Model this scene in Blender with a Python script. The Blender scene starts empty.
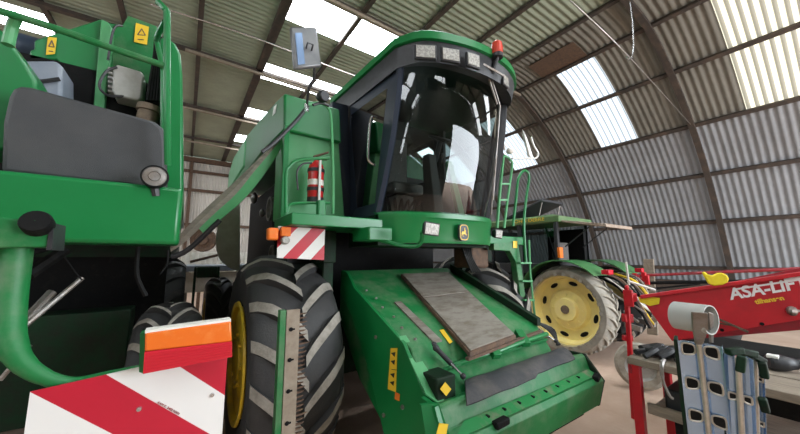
import bpy, bmesh, math, random
from mathutils import Vector, Matrix
random.seed(4)
R = math.radians
SC = bpy.context.scene
COL = SC.collection
# ------------------------------------------------------------------ camera
FPX, CXP, CYP, HY, EYE = 311.0, 400.0, 217.0, 257.0, 1.75
PIT = math.atan((HY-CYP)/FPX)
YAW = math.atan((CXP-185)/(FPX/math.cos(PIT)))
CF = Vector((math.sin(YAW)*math.cos(PIT), math.cos(YAW)*math.cos(PIT), math.sin(PIT)))
CR = Vector((math.cos(YAW), -math.sin(YAW), 0)); CU = CR.cross(CF)
C0 = Vector((0, 0, EYE))
def ray(x, y): return CF + CR*((x-CXP)/FPX) + CU*((CYP-y)/FPX)
def A(x, y, X=None, Y=None, Z=None, d=None):
    """the point of the place seen at (x, y) that lies in a given plane"""
    q = ray(x, y)
    if d is not None: return C0 + q*d
    i, v = (0, X) if X is not None else (1, Y) if Y is not None else (2, Z)
    return C0 + q*((v-C0[i])/q[i])
cd = bpy.data.cameras.new('camera'); cam = bpy.data.objects.new('camera', cd); COL.objects.link(cam)
cd.sensor_width = 36; cd.lens = FPX/800*36; cd.clip_start = .05; cd.clip_end = 400
cam.matrix_world = Matrix((( CR.x, CU.x, -CF.x, C0.x), (CR.y, CU.y, -CF.y, C0.y), (CR.z, CU.z, -CF.z, C0.z), (0,0,0,1)))
SC.camera = cam
# ------------------------------------------------------------------ materials
def mat(name, col, rough=.5, metal=0.0, col2=None, scale=4, amt=.5, bump=0.0, bscale=60, spec=.5, emit=None, es=1.0, contrast=.15, stretch=None):
    m = bpy.data.materials.new(name); m.use_nodes = True
    nt = m.node_tree; b = nt.nodes['Principled BSDF']
    b.inputs['Base Color'].default_value = (*col, 1); b.inputs['Roughness'].default_value = rough
    b.inputs['Metallic'].default_value = metal; b.inputs['Specular IOR Level'].default_value = spec
    tc = nt.nodes.new('ShaderNodeTexCoord'); src = tc.outputs['Object']
    if stretch:
        mp = nt.nodes.new('ShaderNodeMapping'); mp.inputs['Scale'].default_value = stretch
        nt.links.new(src, mp.inputs[0]); src = mp.outputs[0]
    if col2:
        n = nt.nodes.new('ShaderNodeTexNoise'); n.inputs['Scale'].default_value = scale; n.inputs['Detail'].default_value = 6
        n.inputs['Roughness'].default_value = .65
        nt.links.new(src, n.inputs['Vector'])
        cr = nt.nodes.new('ShaderNodeValToRGB')
        cr.color_ramp.elements[0].position = max(0, 1-amt-contrast); cr.color_ramp.elements[1].position = min(1, 1-amt+contrast)
        cr.color_ramp.elements[0].color = (*col, 1); cr.color_ramp.elements[1].color = (*col2, 1)
        nt.links.new(n.outputs['Fac'], cr.inputs[0]); nt.links.new(cr.outputs[0], b.inputs['Base Color'])
    if bump:
        n2 = nt.nodes.new('ShaderNodeTexNoise'); n2.inputs['Scale'].default_value = bscale; n2.inputs['Detail'].default_value = 4
        nt.links.new(src, n2.inputs['Vector'])
        bp = nt.nodes.new('ShaderNodeBump'); bp.inputs['Strength'].default_value = bump; bp.inputs['Distance'].default_value = .01
        nt.links.new(n2.outputs['Fac'], bp.inputs['Height']); nt.links.new(bp.outputs[0], b.inputs['Normal'])
    if emit:
        b.inputs['Emission Color'].default_value = (*emit, 1); b.inputs['Emission Strength'].default_value = es
    return m
def glass(name, tint, refl=1.0):
    m = bpy.data.materials.new(name); m.use_nodes = True; nt = m.node_tree; nt.nodes.clear()
    o = nt.nodes.new('ShaderNodeOutputMaterial'); mx = nt.nodes.new('ShaderNodeMixShader')
    t = nt.nodes.new('ShaderNodeBsdfTransparent'); t.inputs[0].default_value = (*tint, 1)
    g = nt.nodes.new('ShaderNodeBsdfGlossy'); g.inputs['Roughness'].default_value = .02; g.inputs[0].default_value = (refl, refl, refl, 1)
    f = nt.nodes.new('ShaderNodeFresnel'); f.inputs[0].default_value = 1.5
    nt.links.new(f.outputs[0], mx.inputs[0]); nt.links.new(t.outputs[0], mx.inputs[1]); nt.links.new(g.outputs[0], mx.inputs[2])
    nt.links.new(mx.outputs[0], o.inputs[0]); return m
def stripes(name, o, n, w, ca, cb):
    """two colours in diagonal bands: fract(((p-o).n)/w) > .5"""
    m = mat(name, ca, .4, spec=.5); nt = m.node_tree; b = nt.nodes['Principled BSDF']
    g = nt.nodes.new('ShaderNodeNewGeometry')
    s = nt.nodes.new('ShaderNodeVectorMath'); s.operation = 'SUBTRACT'; s.inputs[1].default_value = o
    d = nt.nodes.new('ShaderNodeVectorMath'); d.operation = 'DOT_PRODUCT'; d.inputs[1].default_value = Vector(n)/w
    fr = nt.nodes.new('ShaderNodeMath'); fr.operation = 'FRACT'; gt = nt.nodes.new('ShaderNodeMath'); gt.operation = 'GREATER_THAN'; gt.inputs[1].default_value = .5
    mx = nt.nodes.new('ShaderNodeMix'); mx.data_type = 'RGBA'; mx.inputs[6].default_value = (*ca, 1); mx.inputs[7].default_value = (*cb, 1)
    nt.links.new(g.outputs['Position'], s.inputs[0]); nt.links.new(s.outputs[0], d.inputs[0]); nt.links.new(d.outputs['Value'], fr.inputs[0])
    nt.links.new(fr.outputs[0], gt.inputs[0]); nt.links.new(gt.outputs[0], mx.inputs[0]); nt.links.new(mx.outputs[2], b.inputs['Base Color'])
    return m
G1 = (.005, .155, .036); G2 = (.02, .30, .085); DUST = (.16, .15, .095)
M = {}
M['green'] = mat('green_paint', G1, .33, col2=(.010, .19, .05), scale=2.5, amt=.5, contrast=.25, spec=.5)
M['green_d'] = mat('dusty_green_paint', G1, .5, col2=(.11, .20, .10), scale=5, amt=.42, contrast=.14, bump=.1)
M['green_worn'] = mat('worn_green_paint', (.012, .20, .05), .5, col2=(.20, .17, .12), scale=7, amt=.40, contrast=.09, bump=.2)
M['green_l'] = mat('pale_green_paint', (.05, .30, .10), .45, col2=(.11, .34, .15), scale=5, amt=.5, contrast=.3)
M['green_dark'] = mat('grimy_shaded_green_paint', (.004, .03, .011), .6, col2=(.012, .016, .010), scale=8, amt=.5, bump=.2, spec=.2)  # grime, with the shade under the machines darkened into the colour
M['dusty'] = mat('dusty_grey_plastic', (.17, .155, .125), .75, col2=(.27, .24, .19), scale=9, amt=.5, bump=.15, stretch=(1, 1, 3))
M['cream'] = mat('weathered_pale_panel', (.78, .76, .70), .6, col2=(.6, .56, .48), scale=4, amt=.45)
M['black'] = mat('black_plastic', (.018, .018, .02), .45, col2=(.03, .03, .034), scale=20, amt=.5, bump=.1, bscale=200)
M['bluegrey'] = mat('dark_blue_grey_frame', (.022, .03, .048), .35)
M['panel'] = mat('grey_black_textured_plastic', (.038, .040, .044), .55, col2=(.062, .062, .062), scale=6, amt=.5, contrast=.3, bump=.25, bscale=300)
M['rubber'] = mat('tyre_rubber', (.022, .022, .024), .6, col2=(.05, .048, .045), scale=5, amt=.5, contrast=.3, bump=.2, bscale=80)
M['lug'] = mat('dusty_tyre_lug', (.34, .31, .265), .85, col2=(.20, .18, .15), scale=12, amt=.45, bump=.3, bscale=60)
M['lugd'] = mat('dark_tyre_lug', (.05, .05, .05), .7, col2=(.09, .085, .08), scale=12, amt=.5, bump=.3)
M['lugt'] = mat('pale_dusty_tractor_tyre', (.42, .38, .31), .9, col2=(.26, .235, .19), scale=10, amt=.5, bump=.5, bscale=40)
M['yellow'] = mat('yellow_rim_paint', (.80, .52, .015), .45, col2=(.42, .28, .03), scale=6, amt=.45)
M['yellow_p'] = mat('pale_yellow_rim_paint', (.95, .80, .30), .45, col2=(.85, .70, .30), scale=5, amt=.45)
M['sticker'] = mat('yellow_sticker', (.80, .52, .03), .45)
M['orange'] = mat('orange_plastic', (.8, .16, .01), .35, col2=(.7, .22, .04), scale=14, amt=.4)
M['amber'] = mat('amber_lens', (.75, .15, .015), .25, col2=(.8, .25, .06), scale=12, amt=.4)
M['redlens'] = mat('red_lens', (.55, .015, .03), .25)
M['red'] = mat('red_paint', (.58, .012, .022), .35, col2=(.45, .012, .02), scale=5, amt=.5)
M['red_d'] = mat('dull_red_paint', (.33, .015, .025), .45, col2=(.16, .03, .03), scale=8, amt=.4)
M['redw'] = mat('red_extinguisher_paint', (.55, .02, .02), .3)
M['white'] = mat('white_film', (.8, .78, .74), .5)
M['whiteb'] = mat('white_lettering', (.85, .83, .82), .5)
M['chrome'] = mat('dull_chrome', (.62, .62, .62), .25, .9)
M['steel'] = mat('worn_steel', (.32, .30, .28), .45, .7, col2=(.2, .15, .11), scale=12, amt=.4, bump=.2)
M['galv'] = mat('galvanised_steel', (.46, .62, .85), .22, .75, col2=(.34, .46, .62), scale=5, amt=.5, contrast=.3)
M['galv_edge'] = mat('bare_metal_ridge', (.62, .56, .48), .35, .5, col2=(.5, .44, .36), scale=20, amt=.5)
M['rust'] = mat('rusty_steel', (.15, .085, .05), .8, col2=(.08, .05, .035), scale=15, amt=.5, bump=.4)
M['rib'] = mat('brown_steel_frame', (.045, .034, .027), .7, col2=(.10, .066, .045), scale=3, amt=.4)
M['tan'] = mat('tan_knife_bar', (.30, .25, .19), .6, col2=(.22, .17, .12), scale=15, amt=.5)
M['hatch'] = mat('scuffed_grey_hatch', (.235, .21, .175), .65, col2=(.14, .11, .08), scale=6, amt=.45, contrast=.12, bump=.2, stretch=(1, 3, 1))
M['flap'] = mat('grey_rubber_flap', (.045, .045, .05), .6, col2=(.12, .105, .095), scale=6, amt=.4, bump=.15)
M['silverbox'] = mat('cast_aluminium_box', (.48, .47, .44), .5, .3, col2=(.36, .34, .3), scale=9, amt=.4)
M['bluewhite'] = mat('pale_blue_plastic', (.28, .31, .36), .4, col2=(.20, .23, .28), scale=3, amt=.5)
M['bluepipe'] = mat('blue_black_duct', (.03, .045, .075), .35)
M['brown'] = mat('brown_filter_body', (.12, .085, .06), .8, col2=(.2, .15, .1), scale=18, amt=.5, bump=.3)
M['pvc'] = mat('grey_plastic_pipe', (.40, .40, .37), .6, col2=(.5, .48, .44), scale=5, amt=.4)
M['wood'] = mat('old_wood', (.30, .24, .18), .8, col2=(.2, .16, .12), scale=5, amt=.5, bump=.4, stretch=(8, 1, 8))
M['cardboard'] = mat('cardboard', (.33, .22, .13), .85, col2=(.27, .17, .1), scale=6, amt=.5)
M['mirror'] = mat('mirror_shell', (.13, .135, .14), .35, .3, col2=(.20, .20, .20), scale=6, amt=.5)
M['mirrorw'] = mat('bright_mirror_shell', (.7, .68, .64), .4, .2)
M['lens'] = mat('frosted_lamp_lens', (.45, .43, .39), .2, .3, col2=(.30, .29, .26), scale=60, amt=.5, contrast=.05, bump=.5, bscale=150)
M['seat'] = mat('grey_seat_fabric', (.10, .09, .085), .9, col2=(.14, .13, .12), scale=30, amt=.5)
M['cabint'] = mat('dark_cab_lining', (.045, .042, .040), .7)
M['belt'] = mat('black_belt', (.01, .01, .01), .7)
M['dark'] = mat('oily_shaded_black_metal', (.007, .007, .007), .65, col2=(.022, .020, .017), scale=12, amt=.3, bump=.3, spec=.15)  # oily grime, blackened further for the shade inside and beneath the machines
M['glass'] = glass('windscreen_glass', (.50, .56, .54))
M['glassb'] = glass('side_window_glass', (.40, .46, .46), .45)
M['glasst'] = glass('dusty_tractor_window_glass', (.42, .48, .48))
M['rubbert'] = mat('dusty_tractor_sidewall', (.34, .31, .26), .9, col2=(.22, .20, .17), scale=6, amt=.45, bump=.3)
M['sheet'] = mat('blue_white_sheet', (.55, .62, .72), .5)
M['yellowg'] = mat('bright_yellow_rag', (.88, .70, .02), .7, col2=(.8, .55, .02), scale=20, amt=.4)
M['grime'] = mat('rubber_boot_black', (.02, .02, .022), .5)
M['tractor_green'] = mat('tractor_green_paint', (.03, .16, .05), .45, col2=(.08, .20, .07), scale=4, amt=.5)
M['tractor_roof'] = mat('sun_bleached_green_roof', (.07, .17, .055), .6, col2=(.14, .20, .09), scale=5, amt=.5)
M['ply'] = mat('weathered_roof_lid', (.26, .19, .14), .8, col2=(.36, .28, .22), scale=8, amt=.5)
# ------------------------------------------------------------------ mesh helper
BASE = {}
def V(*a): return Vector(a)
class MB:
    def __init__(s): s.v = []; s.f = []; s.m = []; s.mi = 0
    def add(s, vs, fs):
        k = len(s.v); s.v += [Vector(p) for p in vs]
        for f in fs: s.f.append([i+k for i in f]); s.m.append(s.mi)
        return s
    def hexa(s, p):   # 0-3 one face, 4-7 opposite
        return s.add(p, [(3,2,1,0), (4,5,6,7), (0,1,5,4), (1,2,6,5), (2,3,7,6), (3,0,4,7)])
    def box(s, x0, x1, y0, y1, z0, z1):
        return s.hexa([(x0,y0,z0),(x1,y0,z0),(x1,y1,z0),(x0,y1,z0),(x0,y0,z1),(x1,y0,z1),(x1,y1,z1),(x0,y1,z1)])
    def bar(s, a, b, w, h, up=(0,0,1)):
        a, b = Vector(a), Vector(b); t = (b-a).normalized(); up = Vector(up)
        if abs(t.dot(up)) > .95: up = Vector((0,1,0)) if abs(t.y) < .9 else Vector((1,0,0))
        x = t.cross(up).normalized()*w/2; y = x.cross(t).normalized()*h/2
        return s.hexa([a-x-y, a+x-y, a+x+y, a-x+y, b-x-y, b+x-y, b+x+y, b-x+y])
    def prism(s, pts, vec):
        n = len(pts); vec = Vector(vec); P = [Vector(p) for p in pts]
        s.add(P+[p+vec for p in P], [list(range(n))[::-1], list(range(n, 2*n))] + [(i, (i+1) % n, n+(i+1) % n, n+i) for i in range(n)])
        return s
    def tube(s, path, r, n=10, caps=True):
        P = [Vector(p) for p in path]; k = len(P); rs = r if isinstance(r, (list, tuple)) else [r]*k
        t = (P[1]-P[0]).normalized(); up = Vector((0,0,1)) if abs(t.z) < .9 else Vector((1,0,0))
        u = t.cross(up).normalized(); vs = []; fs = []
        for i in range(k):
            ti = (P[min(i+1,k-1)]-P[max(i-1,0)]).normalized()
            u = (u - ti*u.dot(ti)).normalized(); w = ti.cross(u)
            for j in range(n):
                a = 2*math.pi*j/n; vs.append(P[i]+(u*math.cos(a)+w*math.sin(a))*rs[i])
        for i in range(k-1):
            for j in range(n): fs.append((i*n+j, i*n+(j+1) % n, (i+1)*n+(j+1) % n, (i+1)*n+j))
        if caps: fs += [list(range(n))[::-1], list(range((k-1)*n, k*n))]
        return s.add(vs, fs)
    def lathe(s, prof, c, ax, n=32, close=False):
        """prof: (radius, height along ax)"""
        ax = Vector(ax).normalized(); c = Vector(c); up = Vector((0,0,1)) if abs(ax.z) < .9 else Vector((1,0,0))
        u = ax.cross(up).normalized(); w = ax.cross(u); vs = []; k = len(prof)
        for r, h in prof:
            for j in range(n):
                a = 2*math.pi*j/n; vs.append(c+ax*h+(u*math.cos(a)+w*math.sin(a))*max(r, 1e-4))
        fs = [(i*n+j, i*n+(j+1) % n, (i+1)*n+(j+1) % n, (i+1)*n+j) for i in range(k-1) for j in range(n)]
        if close: fs += [((k-1)*n+j, (k-1)*n+(j+1) % n, (j+1) % n, j) for j in range(n)]
        return s.add(vs, fs)
    def ball(s, c, r, sc=(1,1,1), n=16):
        c = Vector(c); vs = []; fs = []; m = n//2
        for i in range(m+1):
            th = math.pi*i/m
            for j in range(n):
                a = 2*math.pi*j/n; vs.append(c+Vector((r*sc[0]*math.sin(th)*math.cos(a), r*sc[1]*math.sin(th)*math.sin(a), r*sc[2]*math.cos(th))))
        for i in range(m):
            for j in range(n): fs.append((i*n+j, (i+1)*n+j, (i+1)*n+(j+1) % n, i*n+(j+1) % n))
        return s.add(vs, fs)
    def sheet(s, rows, th=None):
        """rows of points -> surface, thickness via vector th"""
        nr, nc = len(rows), len(rows[0]); flat = [Vector(p) for r in rows for p in r]
        q = [(i*nc+j, i*nc+j+1, (i+1)*nc+j+1, (i+1)*nc+j) for i in range(nr-1) for j in range(nc-1)]
        if th is None: return s.add(flat, q)
        th = Vector(th); k = len(flat); vs = flat+[p+th for p in flat]
        fs = [f[::-1] for f in q]+[tuple(i+k for i in f) for f in q]
        edge = [j for j in range(nc)]+[i*nc+nc-1 for i in range(1, nr)]+[(nr-1)*nc+j for j in range(nc-2, -1, -1)]+[i*nc for i in range(nr-2, 0, -1)]
        for a, b in zip(edge, edge[1:]+edge[:1]): fs.append((a, b, b+k, a+k))
        return s.add(vs, fs)
    def build(s, name, mats, parent=None, bevel=0, smooth=35):
        me = bpy.data.meshes.new(name); base = Vector((0,0,0))
        if parent: base = BASE.get(parent.name, base)
        me.from_pydata([tuple(p-base) for p in s.v], [], s.f)
        if not isinstance(mats, (list, tuple)): mats = [mats]
        for m in mats: me.materials.append(m)
        for p, i in zip(me.polygons, s.m): p.material_index = i; p.use_smooth = True
        bm = bmesh.new(); bm.from_mesh(me); bmesh.ops.remove_doubles(bm, verts=bm.verts, dist=1e-5); bmesh.ops.recalc_face_normals(bm, faces=bm.faces); bm.to_mesh(me); bm.free()
        me.set_sharp_from_angle(angle=R(smooth))
        o = bpy.data.objects.new(name, me); COL.objects.link(o)
        if parent: o.parent = parent
        BASE[o.name] = base
        if bevel:
            md = o.modifiers.new('bevel', 'BEVEL'); md.width = bevel; md.segments = 2; md.limit_method = 'ANGLE'; md.angle_limit = R(40); md.use_clamp_overlap = True
        return o
def root(name, loc, label, cat, group=None):
    o = bpy.data.objects.new(name, None); COL.objects.link(o); o.location = loc; o.empty_display_size = .2
    o['label'] = label; o['category'] = cat
    if group: o['group'] = group
    BASE[o.name] = Vector(loc); return o
def tag(o, label, cat, group=None):
    o['label'] = label; o['category'] = cat
    if group: o['group'] = group
    return o
def struct(o): o['kind'] = 'structure'; return o
def smoothpath(P, n=6):
    P = [Vector(p) for p in P]; out = []
    for i in range(len(P)-1):
        p0 = P[max(i-1,0)]; p1 = P[i]; p2 = P[i+1]; p3 = P[min(i+2,len(P)-1)]
        for k in range(n):
            t = k/n; out.append(.5*((2*p1)+(p2-p0)*t+(2*p0-5*p1+4*p2-p3)*t*t+(3*p1-p0-3*p2+p3)*t**3))
    out.append(P[-1]); return out
def text(name, body, o, xdir, ydir, size, m, parent, sx=1.0, off=.002, bold=0.0, shear=0):
    cu = bpy.data.curves.new(name, 'FONT'); cu.body = body; cu.size = size; cu.extrude = .001; cu.offset = bold; cu.shear = shear
    t = bpy.data.objects.new(name+'_tmp', cu); COL.objects.link(t)
    bpy.context.view_layer.update()
    me = bpy.data.meshes.new_from_object(t.evaluated_get(bpy.context.evaluated_depsgraph_get()))
    COL.objects.unlink(t); bpy.data.objects.remove(t)
    x = Vector(xdir).normalized(); y = Vector(ydir).normalized(); z = x.cross(y).normalized()
    mx = Matrix(((x.x*sx, y.x, z.x, o[0]+z.x*off), (x.y*sx, y.y, z.y, o[1]+z.y*off), (x.z*sx, y.z, z.z, o[2]+z.z*off), (0,0,0,1)))
    me.transform(mx); base = BASE.get(parent.name, Vector((0,0,0))); me.transform(Matrix.Translation(-base))
    me.materials.clear(); me.materials.append(m)
    ob = bpy.data.objects.new(name, me); COL.objects.link(ob); ob.parent = parent; BASE[ob.name] = base
    return ob
def off(P, v): v = Vector(v); return [Vector(p)+v for p in P]
def decal(name, px, m, parent, th=.003, **k):
    P = [A(x, y, **k) for x, y in px]
    n = (P[1]-P[0]).cross(P[2]-P[0]).normalized()
    if n.dot(C0-P[0]) < 0: n = -n
    return MB().prism(P, n*th).build(name, m, parent)
# ------------------------------------------------------------------ wheels
def wheel(parent, name, c, Rr, W, rr, side, nl=18, lugm='lug', rimm='yellow', lugh=.045, dish=.12, holes=0, lw=.06, sweep=.42, full=True, tyrem='rubber', rout=0.0):
    """axis along X; side=-1 : outer face towards -X"""
    c = Vector(c); b = MB(); h = W/2
    prof = [(rr, -h*.86), (rr+.02, -h*.95), (rr+(Rr-rr)*.45, -h*1.0), (rr+(Rr-rr)*.72, -h*.99), (Rr-.075, -h*.93), (Rr-.035, -h*.78), (Rr-.012, -h*.45), (Rr, 0)]
    prof = prof+[(r, -x) for r, x in prof[-2::-1]]
    b.lathe(prof, c, (1,0,0), 72)
    def rad(a):
        t = abs(a)/h; return Rr-.012*(t/.45)**2*.6 if t < .6 else (Rr-.016-(t-.6)/.4*.10)
    def pt(a, ph, dr):
        r = rad(a)+dr; return c+Vector((a, -math.cos(ph)*r, math.sin(ph)*r))
    b.mi = 1
    for sd in (-1, 1):
        for i in range(nl):
            p0 = 2*math.pi*(i+(0 if sd < 0 else .5))/nl
            vs = []; fs = []; K = 9
            for k in range(K):
                t = k/(K-1); a = sd*(-.03*h + t*h*1.03); a = max(-h*1.0, min(h*1.0, a))
                ph = p0 + sweep*(t**.85)*(.84/Rr)
                hw = lw/2*(1+.25*t)/Rr; ht = lugh*(1 if k < K-1 else .5)
                vs += [pt(a, ph-hw*1.35, -.03), pt(a, ph-hw, ht), pt(a, ph+hw, ht), pt(a, ph+hw*1.35, -.03)]
            tp_ = []
            for k in range(K-1):
                q = k*4
                fs += [(q, q+1, q+5, q+4), (q+2, q+3, q+7, q+6)]; tp_.append((q+1, q+2, q+6, q+5))
            fs += [(3, 2, 1, 0), (4*K-4, 4*K-3, 4*K-2, 4*K-1)]
            b.mi = 0; b.add(vs, fs); b.mi = 1; b.add(vs, tp_)
    o = b.build(name, [M[tyrem], M[lugm]], parent)
    s = side; r = MB(); c = c+Vector((s*rout, 0, 0))
    rp = [(rr+.012, s*(h*.97-rout)), (rr+.005, s*h*.80), (rr-.03, s*h*.78), (rr-.045, s*h*.55), (rr-.06, s*(h*.78-dish)), (rr*.62, s*(h*.78-dish*1.15)), (rr*.55, s*(h*.78-dish*.75)), (rr*.34, s*(h*.78-dish*.7)), (rr*.32, s*(h*.78-dish*.2)), (.001, s*(h*.78-dish*.2))]
    r.lathe(rp, c, (1,0,0), 48)
    for k in range(8):
        a = 2*math.pi*k/8; q = c+Vector((s*(h*.78-dish*.70), math.cos(a)*rr*.44, math.sin(a)*rr*.44))
        r.lathe([(.001, s*.02), (.014, s*.02), (.016, 0)], q, (1,0,0), 6)
    if holes:
        r.mi = 1
        for k in range(holes):
            a = 2*math.pi*(k+.3)/holes; q = c+Vector((s*(h*.78-dish*1.06), math.cos(a)*rr*.78, math.sin(a)*rr*.78))
            u = Vector((0, -math.sin(a), math.cos(a)))*rr*.13; w = Vector((0, math.cos(a), math.sin(a)))*rr*.06
            r.prism([q+u*math.cos(x)+w*math.sin(x)+Vector((0, 0, 0)) for x in [2*math.pi*j/12 for j in range(12)]], (s*.015, 0, 0))
    r.build('rim', [M[rimm], M['dark']], o)
    return o
# ================================================================== BARN
PR = [(1.5,7.62),(1.55,7.62),(3.1,7.62),(4.65,7.62),(6.15,7.61),(7.65,7.60),(9.1,7.48),(10.55,6.75),(12.0,5.6),(13.1,4.3),(13.9,2.9),(14.5,1.4),(14.8,0)]
def cr(i, t):
    g = lambda k: Vector((*PR[max(0, min(len(PR)-1, k))], 0))
    p0, p1, p2, p3 = g(i-1), g(i), g(i+1), g(i+2)
    v = .5*((2*p1)+(p2-p0)*t+(2*p0-5*p1+4*p2-p3)*t*t+(3*p1-p0-3*p2+p3)*t**3); return v.x, v.y
YB0, YB1 = -7.0, 21.5
SKY = [(-6.5,-5.5),(-3.2,-2.2),(.3,1.4),(3.2,4.12),(6.3,7.4),(9.55,10.5),(13.0,14.0),(16.3,17.3)]
SKY_SH = [(-6.5,-5.5),(-3.2,-2.2),(.1,1.25),(3.65,4.75),(7.2,8.3),(10.6,11.6),(14.0,15.0),(17.5,18.5)]
SKY_SEG = [6, 7]      # right shoulder purlin bays (9.1..12.0)
SKY_SEG_C = [1, 2]    # flat ceiling bays (1.55..4.65)
m_roof = mat('corrugated_grey_green_roof_sheet', (.36, .40, .30), .75, col2=(.25, .275, .21), scale=1.2, amt=.5, contrast=.3, bump=.1)
m_wallr = mat('corrugated_grey_wall_sheet', (.28, .285, .295), .75, col2=(.20, .20, .205), scale=1.3, amt=.5, contrast=.25, bump=.1)
m_brown = mat('corrugated_brown_grey_sheet', (.20, .185, .155), .75, col2=(.145, .135, .11), scale=1.3, amt=.5, contrast=.25, bump=.1)
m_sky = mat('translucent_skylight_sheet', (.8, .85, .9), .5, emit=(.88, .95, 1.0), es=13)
def banded_glow(m, lo=-1, hi=-.45, fl=.02):  # paints the corrugation's bright and dark bands into the sheet's glow
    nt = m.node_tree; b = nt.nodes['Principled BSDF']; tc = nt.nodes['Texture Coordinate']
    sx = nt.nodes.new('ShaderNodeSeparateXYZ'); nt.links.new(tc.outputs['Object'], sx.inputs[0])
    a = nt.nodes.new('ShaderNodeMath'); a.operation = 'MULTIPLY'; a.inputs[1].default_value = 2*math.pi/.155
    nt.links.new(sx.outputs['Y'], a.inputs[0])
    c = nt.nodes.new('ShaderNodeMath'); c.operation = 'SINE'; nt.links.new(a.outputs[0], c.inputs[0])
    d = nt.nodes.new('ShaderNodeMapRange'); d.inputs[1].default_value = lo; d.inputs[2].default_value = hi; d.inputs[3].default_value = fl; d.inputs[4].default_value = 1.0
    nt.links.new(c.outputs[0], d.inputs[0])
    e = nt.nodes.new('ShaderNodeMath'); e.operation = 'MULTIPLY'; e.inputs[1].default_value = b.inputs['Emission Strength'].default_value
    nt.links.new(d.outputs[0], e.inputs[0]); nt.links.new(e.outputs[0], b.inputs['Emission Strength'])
m_skyw = mat('sunlit_skylight_sheet', (.25, .24, .2), .6, emit=(1.0, .95, .74), es=1.25); banded_glow(m_sky, -1, -.45, .3); banded_glow(m_skyw, -.3, .3, .22)
m_skyb = mat('blue_white_skylight_sheet', (.25, .27, .3), .6, emit=(.80, .91, 1.0), es=1.25); banded_glow(m_skyb, -1, -.1, .30)
m_sky_added = mat('added_unseen_skylight_sheet', (.8, .85, .9), .5, emit=(.9, .96, 1.0), es=10.0)  # unseen skylights, added and set bright for fill light
PITCH = .155
def ys(y0, y1, per=6):
    n = max(2, int(round((y1-y0)/PITCH*per))); return [y0+(y1-y0)*i/n for i in range(n+1)]
def cor(y): return .016*math.sin(2*math.pi*y/PITCH)
def shell(mirror, segs, y0, y1, mi, b, lift=0.0):
    rows = []; Y = ys(y0, y1)
    for (i, ts) in segs:
        for t in ts:
            x, z = cr(i, t)
            x2, z2 = cr(i, min(1, t+.02)) if t < .98 else cr(i, t-.02)
            dx, dz = (x2-x, z2-z) if t < .98 else (x-x2, z-z2)
            l = math.hypot(dx, dz) or 1; nx, nz = -dz/l, dx/l     # outwards
            if nz < 0 and nx < 0: nx, nz = -nx, -nz
            r = []
            for y in Y:
                c = cor(y)+lift; X = x+nx*c; Z = z+abs(nz)*c
                if mirror: X = 3-X
                r.append((X, y, Z))
            rows.append(r)
    b.mi = mi; b.sheet(rows)
TS = [0, .25, .5, .75, 1.0]
def cells(mirror, ylist, segi, skip):
    """list of intervals of y not covered by skylights"""
    if segi in skip:
        out = []; y = YB0
        for a, c in (SKY_SH if segi > 3 else SKY):
            if skip == [4, 5, 7, 8] and segi in (4, 5) and 0 < a < 9: continue
            out.append((y, a)); y = c
        out.append((y, YB1)); return out
    return [(YB0, YB1)]
def bm_side(mirror, segr, name):
    b = MB()
    skip = [4, 5, 7, 8] if mirror else SKY_SEG + SKY_SEG_C
    for i in segr:
        for (a, c) in cells(mirror, None, i, skip):
            shell(mirror, [(i, TS)], a, c, (0 if i < 5 else 1 if i < 8 else 2), b)
    return struct(b.build(name, [m_roof, m_brown, m_wallr], smooth=60))
bm_side(False, range(0, 6), 'ceiling')
bm_side(False, range(6, 12), 'wall_right')
bm_side(True, range(0, 12), 'wall_left')
nwin = 0
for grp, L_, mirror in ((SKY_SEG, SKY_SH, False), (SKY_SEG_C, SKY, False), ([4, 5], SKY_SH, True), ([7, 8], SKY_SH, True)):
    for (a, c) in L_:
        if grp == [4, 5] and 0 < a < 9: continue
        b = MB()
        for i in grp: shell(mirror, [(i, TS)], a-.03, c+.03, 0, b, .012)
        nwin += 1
        m_ = m_sky_added if (mirror or c < 0) else m_sky if grp is SKY_SEG_C else m_skyw if a == .1 else m_skyb  # mirrored and behind-camera panels are the added unseen ones
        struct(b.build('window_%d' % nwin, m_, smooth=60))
# end wall
b = MB(); n = 1100; cols = []
m_end = mat('pale_corrugated_end_wall', (.66, .61, .55), .75, col2=(.50, .46, .41), scale=1.0, amt=.5, contrast=.3)
def roofz(x):
    if x < 1.5: x = 3-x
    for i in range(len(PR)-1):
        if PR[i][0] <= x <= PR[i+1][0]:
            t = (x-PR[i][0])/(PR[i+1][0]-PR[i][0]); return PR[i][1]*(1-t)+PR[i+1][1]*t
    return .05
r0 = []; r1 = []
for i in range(n+1):
    x = -11.7+26.4*i/n; y = YB1+.02*math.sin(2*math.pi*x/.15); r0.append((x, y, 0)); r1.append((x, y, max(.02, roofz(x)-.02)))
b.sheet([r0, r1]); struct(b.build('wall_back', m_end, smooth=60))
b = MB(); r0 = []; r1 = []
def front_sheet(x0, x1, z0f, n_):
    r0 = []; r1 = []
    for i in range(n_+1):
        x = x0+(x1-x0)*i/n_; y = YB0+.02*math.sin(2*math.pi*x/.15); zt = max(.02, roofz(x)-.02); r0.append((x, y, min(z0f, zt))); r1.append((x, y, zt))
    return r0, r1
b = MB(); b.sheet(front_sheet(-11.7, 5.2, 0, 560)); b.sheet(front_sheet(5.2, 13.2, 5.2, 330)); b.sheet(front_sheet(13.2, 14.7, 0, 60)); struct(b.build('wall_front', m_brown, smooth=60))  # unseen front wall, its left part added closed to hold back daylight
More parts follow.
